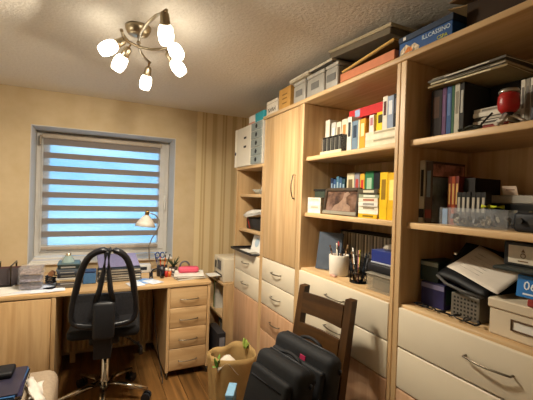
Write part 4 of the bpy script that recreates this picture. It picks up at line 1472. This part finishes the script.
# shelf 1 (1.455)
Z = 1.455
t = thing('glass_dish', 'clear glass dish on the top inner shelf of the far bookcase', 'dish', (1.26, 2.66, Z + 0.0006))
link('bowl', add_lathe(NB(), [(0, 0), (0.05, 0), (0.08, 0.04), (0.084, 0.04), (0.055, 0.003), (0, 0.004)], 22), glassy('dish_glass', '#b9b9ac', 0.55, 0.1), t)
flat('grey folder lying on the top inner shelf of the far bookcase', 1.20, 2.46, 2.58, Z, 0.03, 0.25, '#807b70', cat='folder', name='folder')
flat('pale box lying on the grey folder of the far bookcase', 1.21, 2.46, 2.57, Z + 0.0305, 0.03, 0.2, '#bdb6a6', cat='box', name='slim_box', pm=plain('#bdb6a6', 0.6))
tag(link('dark_pouch', add_box(NB(), 1.36, 1.45, 2.60, 2.86, Z + 0.0005, Z + 0.09, 0.03, 4), plain('#2c2a28', 0.8)), 'dark pouch at the back of the top inner shelf', 'pouch')
# shelf 2 (1.155)
Z = 1.155
tag(link('black_sorter', add_box(NB(), 1.21, 1.50, 2.46, 2.86, Z + 0.0005, Z + 0.10, 0.012, 2), plain('#24211e', 0.6)), 'black letter sorter on the second inner shelf', 'tray')
t = thing('paper_stack', 'loose white papers drooping over the black sorter', 'paper', (1.29, 2.665, Z + 0.105))
for k in range(4):
    def pf(u, v, k=k):
        x_ = -0.11 + 0.22 * u
        return Vector((x_, -0.19 + 0.36 * v + 0.01 * k, 0.06 + 0.006 * k - 2.0 * max(0, -0.02 - x_) ** 2 * (1 + 2 * v) - 0.02 * v))
    link('sheet', sheet(NB(), pf, 8, 6, 0.002), paper_w, t)
tag(link('red_pencil', add_tube(NB(), [(1.195, 2.74, Z + 0.012), (1.203, 2.83, Z + 0.11)], 0.005, 8), plain('#8a2620', 0.5)), 'dark red pencil leaning on the second inner shelf', 'pencil')
# ledge (0.972)
Z = 0.972
t = thing('black_tray', 'black tray sticking out over the cream drawers', 'tray', (1.22, 2.70, Z + 0.0006))
bm = NB()
add_box(bm, -0.12, 0.20, -0.21, 0.235, 0, 0.006)
add_box(bm, -0.12, -0.115, -0.21, 0.235, 0.006, 0.018)
add_box(bm, -0.12, 0.20, 0.230, 0.235, 0.006, 0.018)
link('tray_body', bm, black_m, t)
t = thing('white_card', 'white greeting card with pale blue circle standing on the tray', 'card', (1.205, 2.645, Z + 0.0065), (0, math.radians(14), 0))
B(t, 'card', 0.0, 0.002, -0.095, 0.095, 0, 0.135, paper_w, 0)
link('blue_circle', add_tube(NB(), [(-0.0012, 0.0, 0.078), (0.0, 0.0, 0.078)], 0.038, 20), plain('#a9bccb', 0.7), t)
flat('flat white booklet lying in front of the greeting card', 1.115, 2.56, 2.76, Z + 0.0065, 0.012, 0.075, '#d6d3cb', cat='booklet', name='booklet')

# ================================================================== CORNER SHELF WITH PRINTER
t = thing('corner_shelf', 'low open oak shelf in the corner behind the desk', 'shelf unit', (1.30, 3.22, 0))
B(t, 'side_panel', 1.065, 1.50, 2.982, 3.000, 0, 0.625, oak_v, world=True)
B(t, 'side_panel', 1.065, 1.50, 3.450, 3.470, 0, 0.625, oak_v, world=True)
B(t, 'back_panel', 1.488, 1.50, 3.001, 3.449, 0.0, 0.625, oak_v, world=True)
B(t, 'shelf', 1.065, 1.487, 3.001, 3.449, 0.32, 0.34, oak_y, world=True)
B(t, 'shelf', 1.065, 1.487, 3.001, 3.449, 0.03, 0.05, oak_y, world=True)
B(t, 'top_board', 1.055, 1.50, 2.982, 3.470, 0.626, 0.646, oak_y, world=True)
t = thing('photo_printer', 'boxy cream printer with paper sticking out in the corner', 'printer', (1.20, 3.16, 0.6465))
pm_ = plain('#d3c8b2', 0.45, var=0.02)
B(t, 'body', -0.13, 0.17, -0.145, 0.14, 0.0, 0.215, pm_, 0.008, 2)
B(t, 'display', -0.132, -0.13, -0.07, 0.03, 0.10, 0.185, plain('#4a4c55', 0.25), 0)
B(t, 'display_frame', -0.131, -0.129, -0.085, 0.045, 0.088, 0.197, plain('#a8a296', 0.4), 0)
B(t, 'paper_slot', -0.132, -0.13, -0.10, 0.08, 0.040, 0.065, black, 0)
B(t, 'rear_slot', -0.02, 0.04, -0.147, -0.145, 0.02, 0.045, plain('#3a352c', 0.5), 0)
B(t, 'button_row', -0.131, -0.129, 0.06, 0.11, 0.10, 0.17, plain('#2a2a30', 0.4), 0)
B(t, 'paper', -0.24, -0.131, -0.08, 0.06, 0.050, 0.052, paper_w, 0)
book('green folder standing on the corner shelf', 1.085, 3.30, 3.33, 0.34, 0.26, 0.25, '#4f7a3c', cat='folder', name='folder')
book('white folder standing beside the green one on the corner shelf', 1.085, 3.26, 3.298, 0.34, 0.25, 0.25, '#cfcabd', cat='folder', name='folder')
book('dark ring binder in the lower part of the corner shelf', 1.075, 3.02, 3.085, 0.05, 0.26, 0.26, '#2c2a2b', '#8a8780', cat='binder', name='ring_binder')
book('teal patterned folder in the lower part of the corner shelf', 1.085, 3.10, 3.15, 0.05, 0.25, 0.26, '#2d5f66', '#b08a4c', cat='folder', name='folder')
t = thing('ring_binder', 'black ring binder with grey spine on the floor between pedestal and bag', 'binder', (0.945, 2.66, 0.0005))
B(t, 'cover', -0.034, 0.034, 0.0, 0.25, 0, 0.335, plain('#222125', 0.6), 0.002)
B(t, 'spine_label', -0.018, 0.026, -0.001, 0.0, 0.06, 0.30, plain('#77767c', 0.6), 0)

# ================================================================== PAPER BAG
t = thing('paper_bag', 'open brown paper bag on the floor beside the desk pedestal', 'bag', (0.850, 2.18, 0), (0, 0, math.radians(4)))
kraft = plain('#a98a58', 0.8, var=0.14, scale=9, bump=0.3)


def bag_pt(u, v):
    """u around, v up"""
    a = 2 * PI * u
    cx, sy = math.cos(a), math.sin(a)
    p = 4.0
    r = 1.0 / (abs(cx) ** p + abs(sy) ** p) ** (1 / p)
    sx = 0.130 + 0.018 * v + 0.006 * math.sin(9 * a + 4 * v)
    syy = 0.105 + 0.018 * v + 0.006 * math.cos(7 * a + 5 * v)
    z = 0.40 * v + (0.012 * math.sin(2 * a + 0.6) + 0.004 * math.sin(7 * a)) * v ** 3
    return Vector((sx * r * cx, syy * r * sy, z + 0.002))


bm = NB()
NU, NV = 44, 10
g = [[bm.verts.new(bag_pt(i / NU, j / NV)) for j in range(NV + 1)] for i in range(NU)]
fs = []
for i in range(NU):
    for j in range(NV):
        f = bm.faces.new((g[i][j], g[(i + 1) % NU][j], g[(i + 1) % NU][j + 1], g[i][j + 1]))
        f.smooth = True
        fs.append(f)
fs.append(bm.faces.new([g[i][0] for i in range(NU)][::-1]))
bm.normal_update()
bmesh.ops.solidify(bm, geom=fs, thickness=0.002)
link('sack', bm, kraft, t)


def leaf_sprig(label, loc, leaves, col):
    t = thing('leaf_sprig', label, 'leaves', loc)
    for (dx, dy, dz, wd) in leaves:
        e = Vector((dx, dy, dz))
        side = Vector((-dy, dx, 0.0)) if abs(dx) + abs(dy) > 1e-4 else Vector((1, 0, 0))
        side.normalize()

        def lf(u, v, e=e, side=side, wd=wd):
            return e * u + side * ((v - 0.5) * wd * math.sin(PI * min(1, 0.12 + 0.88 * u)) ** 0.8) + Vector((0, 0, -0.03 * u * u))
        link('leaf', sheet(NB(), lf, 6, 2, 0.0015), plain(col, 0.6, var=0.25, scale=40), t)
    return t


leaf_sprig('green leaves sticking out at the left rim of the bag', (0.715, 2.085, 0.36), [(-0.02, -0.01, 0.10, 0.03), (0.01, -0.02, 0.09, 0.025), (-0.035, -0.03, 0.05, 0.03), (0.02, 0.01, 0.11, 0.02)], '#6d9a48')
leaf_sprig('pale green leaves hanging over the right rim of the bag', (0.965, 2.235, 0.38), [(0.015, 0.005, 0.09, 0.035), (0.035, -0.01, 0.07, 0.03), (0.0, 0.02, 0.10, 0.028), (0.03, 0.02, 0.03, 0.03)], '#93a64a')
t = thing('crumpled_paper', 'crumpled white paper inside the brown bag', 'paper', (0.80, 2.12, 0.31))


def crump(u, v):
    return Vector((-0.085 + 0.17 * u, -0.06 + 0.12 * v, 0.055 * math.sin(5.1 * u + 2 * v) * math.sin(4.3 * v + 1) + 0.03))


link('sheet', sheet(NB(), crump, 9, 7, 0.002), plain('#d9d0c2', 0.8), t)
tag(link('waste_filling', add_lathe(NB(), [(0, 0.0), (0.085, 0.0), (0.095, 0.22), (0.08, 0.25), (0, 0.265)], 14, Matrix.Translation((0.845, 2.17, 0.01)), smooth=False), plain('#6a4c28', 0.8, var=0.3, scale=30)),
    'brown paper filling inside the bag', 'paper')
t = thing('blue_box_file', 'light blue magazine file in front of the paper bag', 'file', (0.755, 1.925, 0), (0, 0, math.radians(-30)))
B(t, 'body', -0.022, 0.022, -0.075, 0.06, 0, 0.30, plain('#6f9fc4', 0.5), 0.003)
B(t, 'folded_rim', -0.024, 0.024, -0.077, 0.062, 0.2905, 0.305, plain('#86b4d6', 0.5), 0.002)

# ================================================================== FRONT LEFT STOOL WITH PILE
t = thing('fabric_stool', 'beige upholstered stool in the lower left corner', 'stool', (-0.41, 2.16, 0))
link('cushion', add_box(NB(), -0.24, 0.255, -0.25, 0.20, 0.18, 0.415, 0.06, 5), plain('#a5927c', 0.9, var=0.08, scale=60, bump=0.3), t)
for sx in (-1, 1):
    for sy in (-1, 1):
        link('leg', add_tube(NB(), [(sx * 0.19, sy * 0.16 - 0.02, 0), (sx * 0.18, sy * 0.15 - 0.02, 0.19)], [0.014, 0.02], 10), darkw, t)
ZS = 0.4155
flat('black ring folder at the bottom of the stool pile', -0.62, 1.98, 2.30, ZS, 0.030, 0.33, '#17161a', cat='folder', name='folder', rz=0)
flat('dark violet folder lying in the stool pile', -0.60, 1.96, 2.27, ZS + 0.0302, 0.016, 0.31, '#2e2a44', cat='folder', name='folder', rz=math.radians(3))
flat('blue edged folder on top of the stool pile', -0.61, 1.97, 2.27, ZS + 0.0464, 0.012, 0.312, '#3f6a9e', cat='folder', name='folder', rz=math.radians(-3), pm=plain('#3f6a9e', 0.5))
t = thing('violet_cover', 'dark violet magazine with glossy cover on the blue folder', 'magazine', (-0.46, 2.12, ZS + 0.059))
B(t, 'magazine', -0.15, 0.165, -0.155, 0.14, 0, 0.006, plain('#322f40', 0.4, var=0.2, scale=8), 0.001)
tag(link('black_wallet', add_box(NB(), -0.60, -0.345, 2.13, 2.245, ZS + 0.0658, ZS + 0.097, 0.012, 3), black), 'long black case on the violet magazine', 'case')
t = thing('paper_wad', 'white crumpled papers beside the folders on the stool', 'paper', (-0.248, 2.075, ZS + 0.012), (0, math.radians(34), math.radians(8)))
for k in range(3):
    def cw(u, v, k=k):
        return Vector((-0.032 + 0.07 * u + 0.006 * math.sin(11 * v + k), -0.13 + 0.21 * v, 0.012 + 0.004 * k + 0.010 * math.sin(7 * u + 5 * v + k)))
    link('sheet', sheet(NB(), cw, 6, 10, 0.0015), plain('#d8d0c6', 0.8), t)
tag(link('tan_ball', add_lathe(NB(), [(0, 0), (0.022, 0.006), (0.031, 0.028), (0.022, 0.05), (0, 0.056)], 16, Matrix.Translation((-0.44, 1.98, ZS + 0.0658))), plain('#b4925c', 0.7)), 'small tan ball at the left end of the stool pile', 'ball')

# ================================================================== ON THE DESK
Z = DZ + 0.0005
t = thing('paper_sheets', 'white sheets spread at the front left of the desk', 'paper', (-0.40, 2.875, Z + 0.0006))
for k in range(4):
    M = Matrix.Translation(((-0.07, 0.03, 0.13, -0.13)[k], (0.0, 0.02, 0.0, 0.03)[k], 0.0015 * k + 0.0002)) @ Matrix.Rotation(math.radians((8, -14, 5, 30)[k]), 4, 'Z')
    link('sheet', add_box(NB(), -0.10, 0.10, -0.105, 0.13, 0, 0.0012, M=M), [paper_w, plain('#cfd3e2', 0.8), plain('#dadde6', 0.8), paper_w][k], t)
t = thing('acrylic_drawers', 'clear acrylic organiser with three drawers on the papers', 'organiser', (-0.375, 2.925, Z + 0.0062))
bm = NB()
ring(bm, -0.072, 0.072, 0.0, 0.150, 0.003, -0.07, 0.09, 0)
for zz in (0.05, 0.10):
    add_box(bm, -0.069, 0.069, -0.07, 0.09, zz - 0.0015, zz + 0.0015)
link('shell', bm, clear_p, t)
for k in range(3):
    z0 = 0.005 + 0.05 * k
    d = link('drawer', add_box(NB(), -0.066, 0.066, -0.073, 0.085, z0, z0 + 0.040, 0.002), glassy('smoky_plastic', '#d0c8ca', 0.22, 0.1), t)
    link('contents', add_box(NB(), -0.058, 0.058, -0.066, 0.07, z0 + 0.003, z0 + 0.017), plain(['#6f6a73', '#7a7484', '#a08f88'][k], 0.7, var=0.5, scale=60), d)
t = thing('letter_rack', 'dark metal rack with papers at the far left of the desk', 'rack', (-0.61, 3.10, Z + 0.0006))
for xx in (-0.10, 0.0, 0.10):
    bm = NB()
    add_tube(bm, [(xx, -0.10, 0.0), (xx, -0.10, 0.15), (xx, 0.10, 0.15), (xx, 0.10, 0.0)], 0.006, 8)
    link('hoop', bm, plain('#4c4028', 0.35, metal=0.7), t)
B(t, 'base', -0.11, 0.11, -0.11, 0.11, 0, 0.008, plain('#26231f', 0.5))
t2 = [('#4c4446', 'dark grey folder standing in the metal rack'), ('#8f8a96', 'grey folder standing in the metal rack'), ('#5a3e40', 'wine red folder standing in the metal rack')]
for k, (c, lb) in enumerate(t2):
    book(lb, -0.700, 3.045 + 0.035 * k, 3.072 + 0.035 * k, Z + 0.0085, 0.115 - 0.015 * (k % 2), 0.28, c, cat='folder', name='folder')
t = thing('white_envelope', 'white envelopes lying on the left of the window sill', 'paper', (-0.38, 3.60, 0.8205))
for k in range(3):
    B(t, 'envelope', -0.085 + 0.01 * k, 0.13 + 0.008 * k, -0.09, 0.06, 0.012 * k, 0.012 * k + 0.011, [white_p, plain('#c9cbd6', 0.7), white_p][k], 0.002)
# pile of boxes with pyramid on top
zz = Z
ppl = [('#5e5448', 0.020, 'brown book at the bottom of the desk pile under the glass bell'), ('#3d3a3c', 0.022, 'charcoal box second in the desk pile'), ('#a98f62', 0.016, 'tan book third in the desk pile'), ('#b9b4ae', 0.014, 'white box fourth in the desk pile'),
       ('#1d1d24', 0.032, 'thick black box in the middle of the desk pile'), ('#3c4350', 0.016, 'blue grey box above the thick black one'), ('#4b5560', 0.014, 'steel blue case in the upper desk pile'), ('#1c2624', 0.030, 'dark green box near the top of the desk pile'), ('#465a5c', 0.008, 'pale turquoise notebook on top of the desk pile')]
for k, (c, th, lb) in enumerate(ppl):
    t = thing('slim_box', lb, 'box', (-0.156 + 0.005 * ((k * 2) % 3), 2.945, zz))
    B(t, 'body', -0.070, 0.070, -0.085, 0.085, 0, th - 0.0006, plain(c, 0.45), 0.003)
    B(t, 'label', -0.05, 0.04, -0.0858, -0.085, th * 0.3, th * 0.65, plain('#8f8a84' if k % 2 else '#5b574f', 0.5), 0)
    zz += th
t = thing('glass_bell', 'small metal bell with clear skirt on the turquoise notebook', 'bell', (-0.156, 2.945, zz))
link('skirt', add_lathe(NB(), [(0.045, 0), (0.038, 0.02), (0.022, 0.048), (0.020, 0.048), (0.034, 0.02), (0.042, 0)], 20), glassy('bell_glass', '#9fb3b0', 0.5, 0.1), t)
link('stem', add_lathe(NB(), [(0, 0.0), (0.018, 0.0), (0.014, 0.04), (0.018, 0.062), (0, 0.066)], 16), plain('#b8a88c', 0.3, metal=0.8), t)
t = thing('cable_coil', 'black cable coil with brown roll beside the desk pile', 'cable', (-0.262, 3.00, Z + 0.006))
pts = [(0.038 * math.cos(k * 0.5) * (1 + 0.1 * math.sin(k)), 0.045 * math.sin(k * 0.5), 0.006 + 0.0012 * k) for k in range(48)]
link('coil', add_tube(NB(), pts, 0.005, 6), black, t)
link('brown_roll', add_tube(NB(), [(-0.004, -0.02, 0.076), (0.002, 0.03, 0.076)], 0.019, 14), plain('#8a5c3c', 0.6), t)
# behind the chair back: folders, blue box, lavender ring binder
zz = Z
for k, (c, th, lb) in enumerate([('#3a3532', 0.022, 'dark folder lowest in the pile behind the chair back'), ('#c9c3b6', 0.010, 'pale folder second in the pile behind the chair back'), ('#2e2c33', 0.028, 'black folder in the pile behind the chair back'),
                                 ('#8a8378', 0.012, 'grey folder in the pile behind the chair back'), ('#26262c', 0.030, 'thick black folder topping the pile behind the chair back')]):
    t = thing('folder', lb, 'folder', (0.20, 3.06, zz), (0, 0, math.radians((2, -3, 1, 4, -2)[k])))
    B(t, 'cover', -0.155, 0.155, -0.11, 0.11, 0, th - 0.0006, plain(c, 0.5), 0.002)
    B(t, 'page_edge', -0.15, 0.15, -0.1112, -0.11, th * 0.25, th * 0.7, plain('#a39a8a', 0.8), 0)
    zz += th + 0.0002
t = thing('lavender_folder', 'lavender folder lying slanted on top of the folder pile', 'folder', (0.19, 3.08, zz + 0.034), (math.radians(17), 0, math.radians(4)))
B(t, 'cover', -0.15, 0.15, -0.105, 0.12, 0, 0.010, plain('#8a85ac', 0.5), 0.003)
t = thing('blue_box', 'small blue box left of the folder pile on the desk', 'box', (-0.015, 2.99, Z + 0.0006))
B(t, 'body', -0.042, 0.045, -0.05, 0.05, 0, 0.082, plain('#4c78a8', 0.5), 0.004)
B(t, 'lid', -0.044, 0.047, -0.052, 0.052, 0.082, 0.096, plain('#27406a', 0.5), 0.003)
# clock radio
t = thing('clock_radio', 'small white clock with dark display under the desk lamp', 'clock', (0.385, 3.22, Z + 0.0006))
B(t, 'body', -0.08, 0.08, -0.03, 0.05, 0, 0.075, plain('#c7c5c2', 0.4), 0.010, 3)
B(t, 'display', -0.05, 0.045, -0.0312, -0.030, 0.028, 0.055, plain('#2c3038', 0.2), 0)
t = thing('blue_leaflet', 'blue and white leaflets lying at the desk edge', 'leaflet', (0.36, 2.875, Z + 0.0006))
for k, c in enumerate(['#b9cbe6', '#6f9bd8', '#d5deec']):
    M = Matrix.Translation(((-0.03, 0.02, 0.07)[k], (0.0, 0.03, -0.02)[k], 0.0015 * k)) @ Matrix.Rotation(math.radians((12, -20, 28)[k]), 4, 'Z')
    link('leaflet', add_box(NB(), -0.05, 0.05, -0.075, 0.075, 0, 0.0013, M=M), plain(c, 0.6, var=0.2, scale=25), t)
# pen holder with scissors, pens
t = thing('desk_organiser', 'dark round organiser with coloured tools beside the desk lamp', 'organiser', (0.535, 3.06, Z + 0.0006))
link('cup', add_lathe(NB(), [(0, 0), (0.042, 0), (0.044, 0.085), (0.040, 0.085), (0.038, 0.005), (0, 0.005)], 20), plain('#25222a', 0.4), t)
dl = [((-0.03, 0.01), 0.185, '#2c4f94', 'blue pen leaning left in the dark organiser'), ((-0.012, -0.02), 0.165, '#c4462c', 'red marker at the front of the dark organiser'), ((0.012, -0.01), 0.150, '#d8722e', 'orange marker in the dark organiser'),
      ((0.034, 0.012), 0.175, '#23252a', 'black pen leaning right in the dark organiser'), ((0.02, 0.03), 0.19, '#3a3f46', 'grey pen at the back of the dark organiser'), ((-0.018, 0.03), 0.17, '#7a8794', 'steel ruler pen at the back of the dark organiser')]
for (dx, dy), hh, c, lb in dl:
    pen(lb, (0.535 + dx * 0.6, 3.06 + dy * 0.6, Z + 0.012), (0.535 + dx * 2.0, 3.06 + dy * 2.0, Z + hh), c, group='pens in the dark organiser', r=0.0055)
t = thing('scissors', 'blue handled scissors standing in the dark organiser', 'scissors', (0.525, 3.055, Z + 0.02))
for s in (-1, 1):
    link('blade', add_tube(NB(), [(0, 0, 0), (-0.012 + s * 0.004, 0, 0.13)], 0.003, 6), steel, t)
    link('grip', add_tube(NB(), [(-0.012 + s * 0.020 + 0.017 * math.cos(2 * PI * k / 12), 0, 0.155 + 0.024 * math.sin(2 * PI * k / 12)) for k in range(12)], 0.005, 6, closed=True), plain('#22427e', 0.4), t)
t = thing('headphones', 'black headphones lying in front of the organiser', 'headphones', (0.475, 2.965, Z + 0.0006))
hp = [(0.045 * math.cos(PI * k / 10), 0.0, 0.035 + 0.045 * math.sin(PI * k / 10)) for k in range(11)]
link('headband', add_tube(NB(), hp, 0.005, 8), black, t)
for s in (-1, 1):
    link('ear_cup', add_tube(NB(), [(s * 0.032, 0, 0.030), (s * 0.054, 0, 0.030)], 0.029, 16), plain('#1b1c26', 0.45), t)
# papers and pink pouch
zz = Z
for k, (c, lb) in enumerate([('#b9b0a4', 'grey magazine lowest under the pink pouch'), ('#d7d2c6', 'white magazine in the pile under the pink pouch'), ('#9b8d84', 'brownish magazine in the pile under the pink pouch'), ('#ddd9d0', 'white papers on top of the pile under the pink pouch')]):
    t = thing('magazine', lb, 'magazine', (0.735 + 0.006 * (k % 2), 2.935, zz), (0, 0, math.radians((6, -8, 3, -14)[k])))
    B(t, 'cover', -0.125, 0.115, -0.10, 0.12, 0, 0.0085, plain(c, 0.6, var=0.1, scale=12), 0.001)
    B(t, 'page_edge', -0.120, 0.110, -0.1008, -0.10, 0.002, 0.0065, paper_w, 0)
    zz += 0.0087
t = thing('pink_pouch', 'pink zip pouch lying on the magazines', 'pouch', (0.735, 2.955, zz), (0, 0, math.radians(-6)))
link('pouch', add_box(NB(), -0.085, 0.085, -0.032, 0.032, 0, 0.052, 0.022, 4), plain('#d4566e', 0.6, var=0.08), t)
link('zipper', add_tube(NB(), [(-0.07, -0.012, 0.0522), (0.07, -0.012, 0.0522)], 0.002, 6), plain('#e08a98', 0.5), t)
t = thing('tape_dispenser', 'red tape dispenser with grey arch behind the pink pouch', 'dispenser', (0.76, 3.16, Z + 0.0006))
B(t, 'base', -0.06, 0.075, -0.03, 0.03, 0, 0.045, plain('#a82a2a', 0.4), 0.010, 3)
link('arch', add_tube(NB(), [(-0.01 + 0.042 * math.cos(PI * k / 12), 0, 0.045 + 0.046 * math.sin(PI * k / 12)) for k in range(13)], 0.008, 8), plain('#6d6c70', 0.35, metal=0.3), t)
t = thing('small_plant', 'dark green spiky plant between organiser and red dispenser', 'plant', (0.645, 3.14, Z + 0.0006))
link('pot', add_lathe(NB(), [(0, 0), (0.03, 0), (0.038, 0.05), (0.034, 0.05), (0.03, 0.045), (0, 0.045)], 16), plain('#4a3a34', 0.6), t)
for k in range(9):
    a = k * 2.4
    e = Vector((0.055 * math.cos(a), 0.055 * math.sin(a), 0.06 + 0.02 * (k % 3)))
    link('leaf', add_tube(NB(), [(0, 0, 0.045), Vector((0, 0, 0.05)) + e * 0.5, Vector((0, 0, 0.042)) + e], [0.005, 0.0055, 0.001], 6), plain('#35432c', 0.6), t)
# desk lamp
t = thing('desk_lamp', 'white shaded clamp lamp with thin bent arm by the window', 'lamp', (0.455, 3.22, Z + 0.0006))
link('base', add_lathe(NB(), [(0, 0), (0.060, 0), (0.060, 0.010), (0.02, 0.018), (0, 0.018)], 24, Matrix.Translation((0.02, 0.12, 0))), steel, t)
t.location = (0.455, 3.15, Z)
arm = [(0.02, 0.12, 0.015), (0.0, 0.10, 0.12), (-0.012, 0.06, 0.23), (0.01, 0.05, 0.30), (0.05, 0.05, 0.36), (0.068, 0.05, 0.41), (0.066, 0.05, 0.46), (0.035, 0.05, 0.505), (-0.005, 0.05, 0.52), (-0.033, 0.05, 0.52)]
link('arm', add_tube(NB(), arm, 0.005, 8), steel, t)
M = Matrix.Translation((-0.035, 0.05, 0.535)) @ Matrix.Rotation(math.radians(6), 4, 'Y')
sh = link('lamp_shade', add_lathe(NB(), [(0.014, -0.03), (0.022, -0.034), (0.042, -0.055), (0.070, -0.095), (0.088, -0.130), (0.086, -0.130), (0.068, -0.095), (0.040, -0.057), (0.020, -0.038), (0.012, -0.034)], 24, M), plain('#cfc9c0', 0.4), t)
link('socket', add_lathe(NB(), [(0, 0.012), (0.013, 0.010), (0.018, 0.0), (0.018, -0.035), (0, -0.036)], 16, M), brass, sh)

cable('thin black cable hanging from the desk edge beside the pedestal', [(0.44, 2.95, 0.71), (0.455, 2.93, 0.55), (0.47, 2.90, 0.35), (0.50, 2.88, 0.12), (0.515, 2.80, 0.006), (0.50, 2.70, 0.006)], '#1a1512', 0.004)

Z = DZ + 0.0005
for lb, x_, y_, rz, c in [('white sheet at the desk edge left of the chair back', -0.23, 2.83, 20, '#dfe1ea'), ('pale blue sheet sticking out between organiser and desk pile', -0.27, 2.90, -25, '#c6cfe4'),
                          ('white sheet lying between chair and blue leaflets', 0.30, 2.80, 12, '#d9dde8')]:
    t = thing('paper_sheet', lb, 'paper', (x_, y_, Z + 0.0062 if x_ < 0 else Z + 0.0046), (0, 0, math.radians(rz)))
    B(t, 'sheet', -0.055, 0.055, -0.06, 0.075, 0, 0.0012, plain(c, 0.8), 0)
for lb, x_, y_, c, hh in [('red glue stick in front of the dark organiser', 0.56, 2.995, '#b8342a', 0.075), ('orange glue stick beside the red one', 0.590, 3.005, '#d9702c', 0.065), ('dark ink bottle right of the glue sticks', 0.622, 3.03, '#2a2630', 0.055)]:
    t = thing('glue_stick' if 'glue' in lb else 'ink_bottle', lb, 'glue' if 'glue' in lb else 'bottle', (x_, y_, Z))
    link('tube', add_lathe(NB(), [(0, 0), (0.013, 0), (0.013, hh * 0.68), (0, hh * 0.68)], 14), plain(c, 0.4), t)
    link('cap', add_lathe(NB(), [(0, hh * 0.68), (0.0115, hh * 0.68), (0.0115, hh * 0.97), (0.009, hh), (0, hh)], 14), plain('#d8d0c4' if 'glue' in lb else '#17151a', 0.4), t)
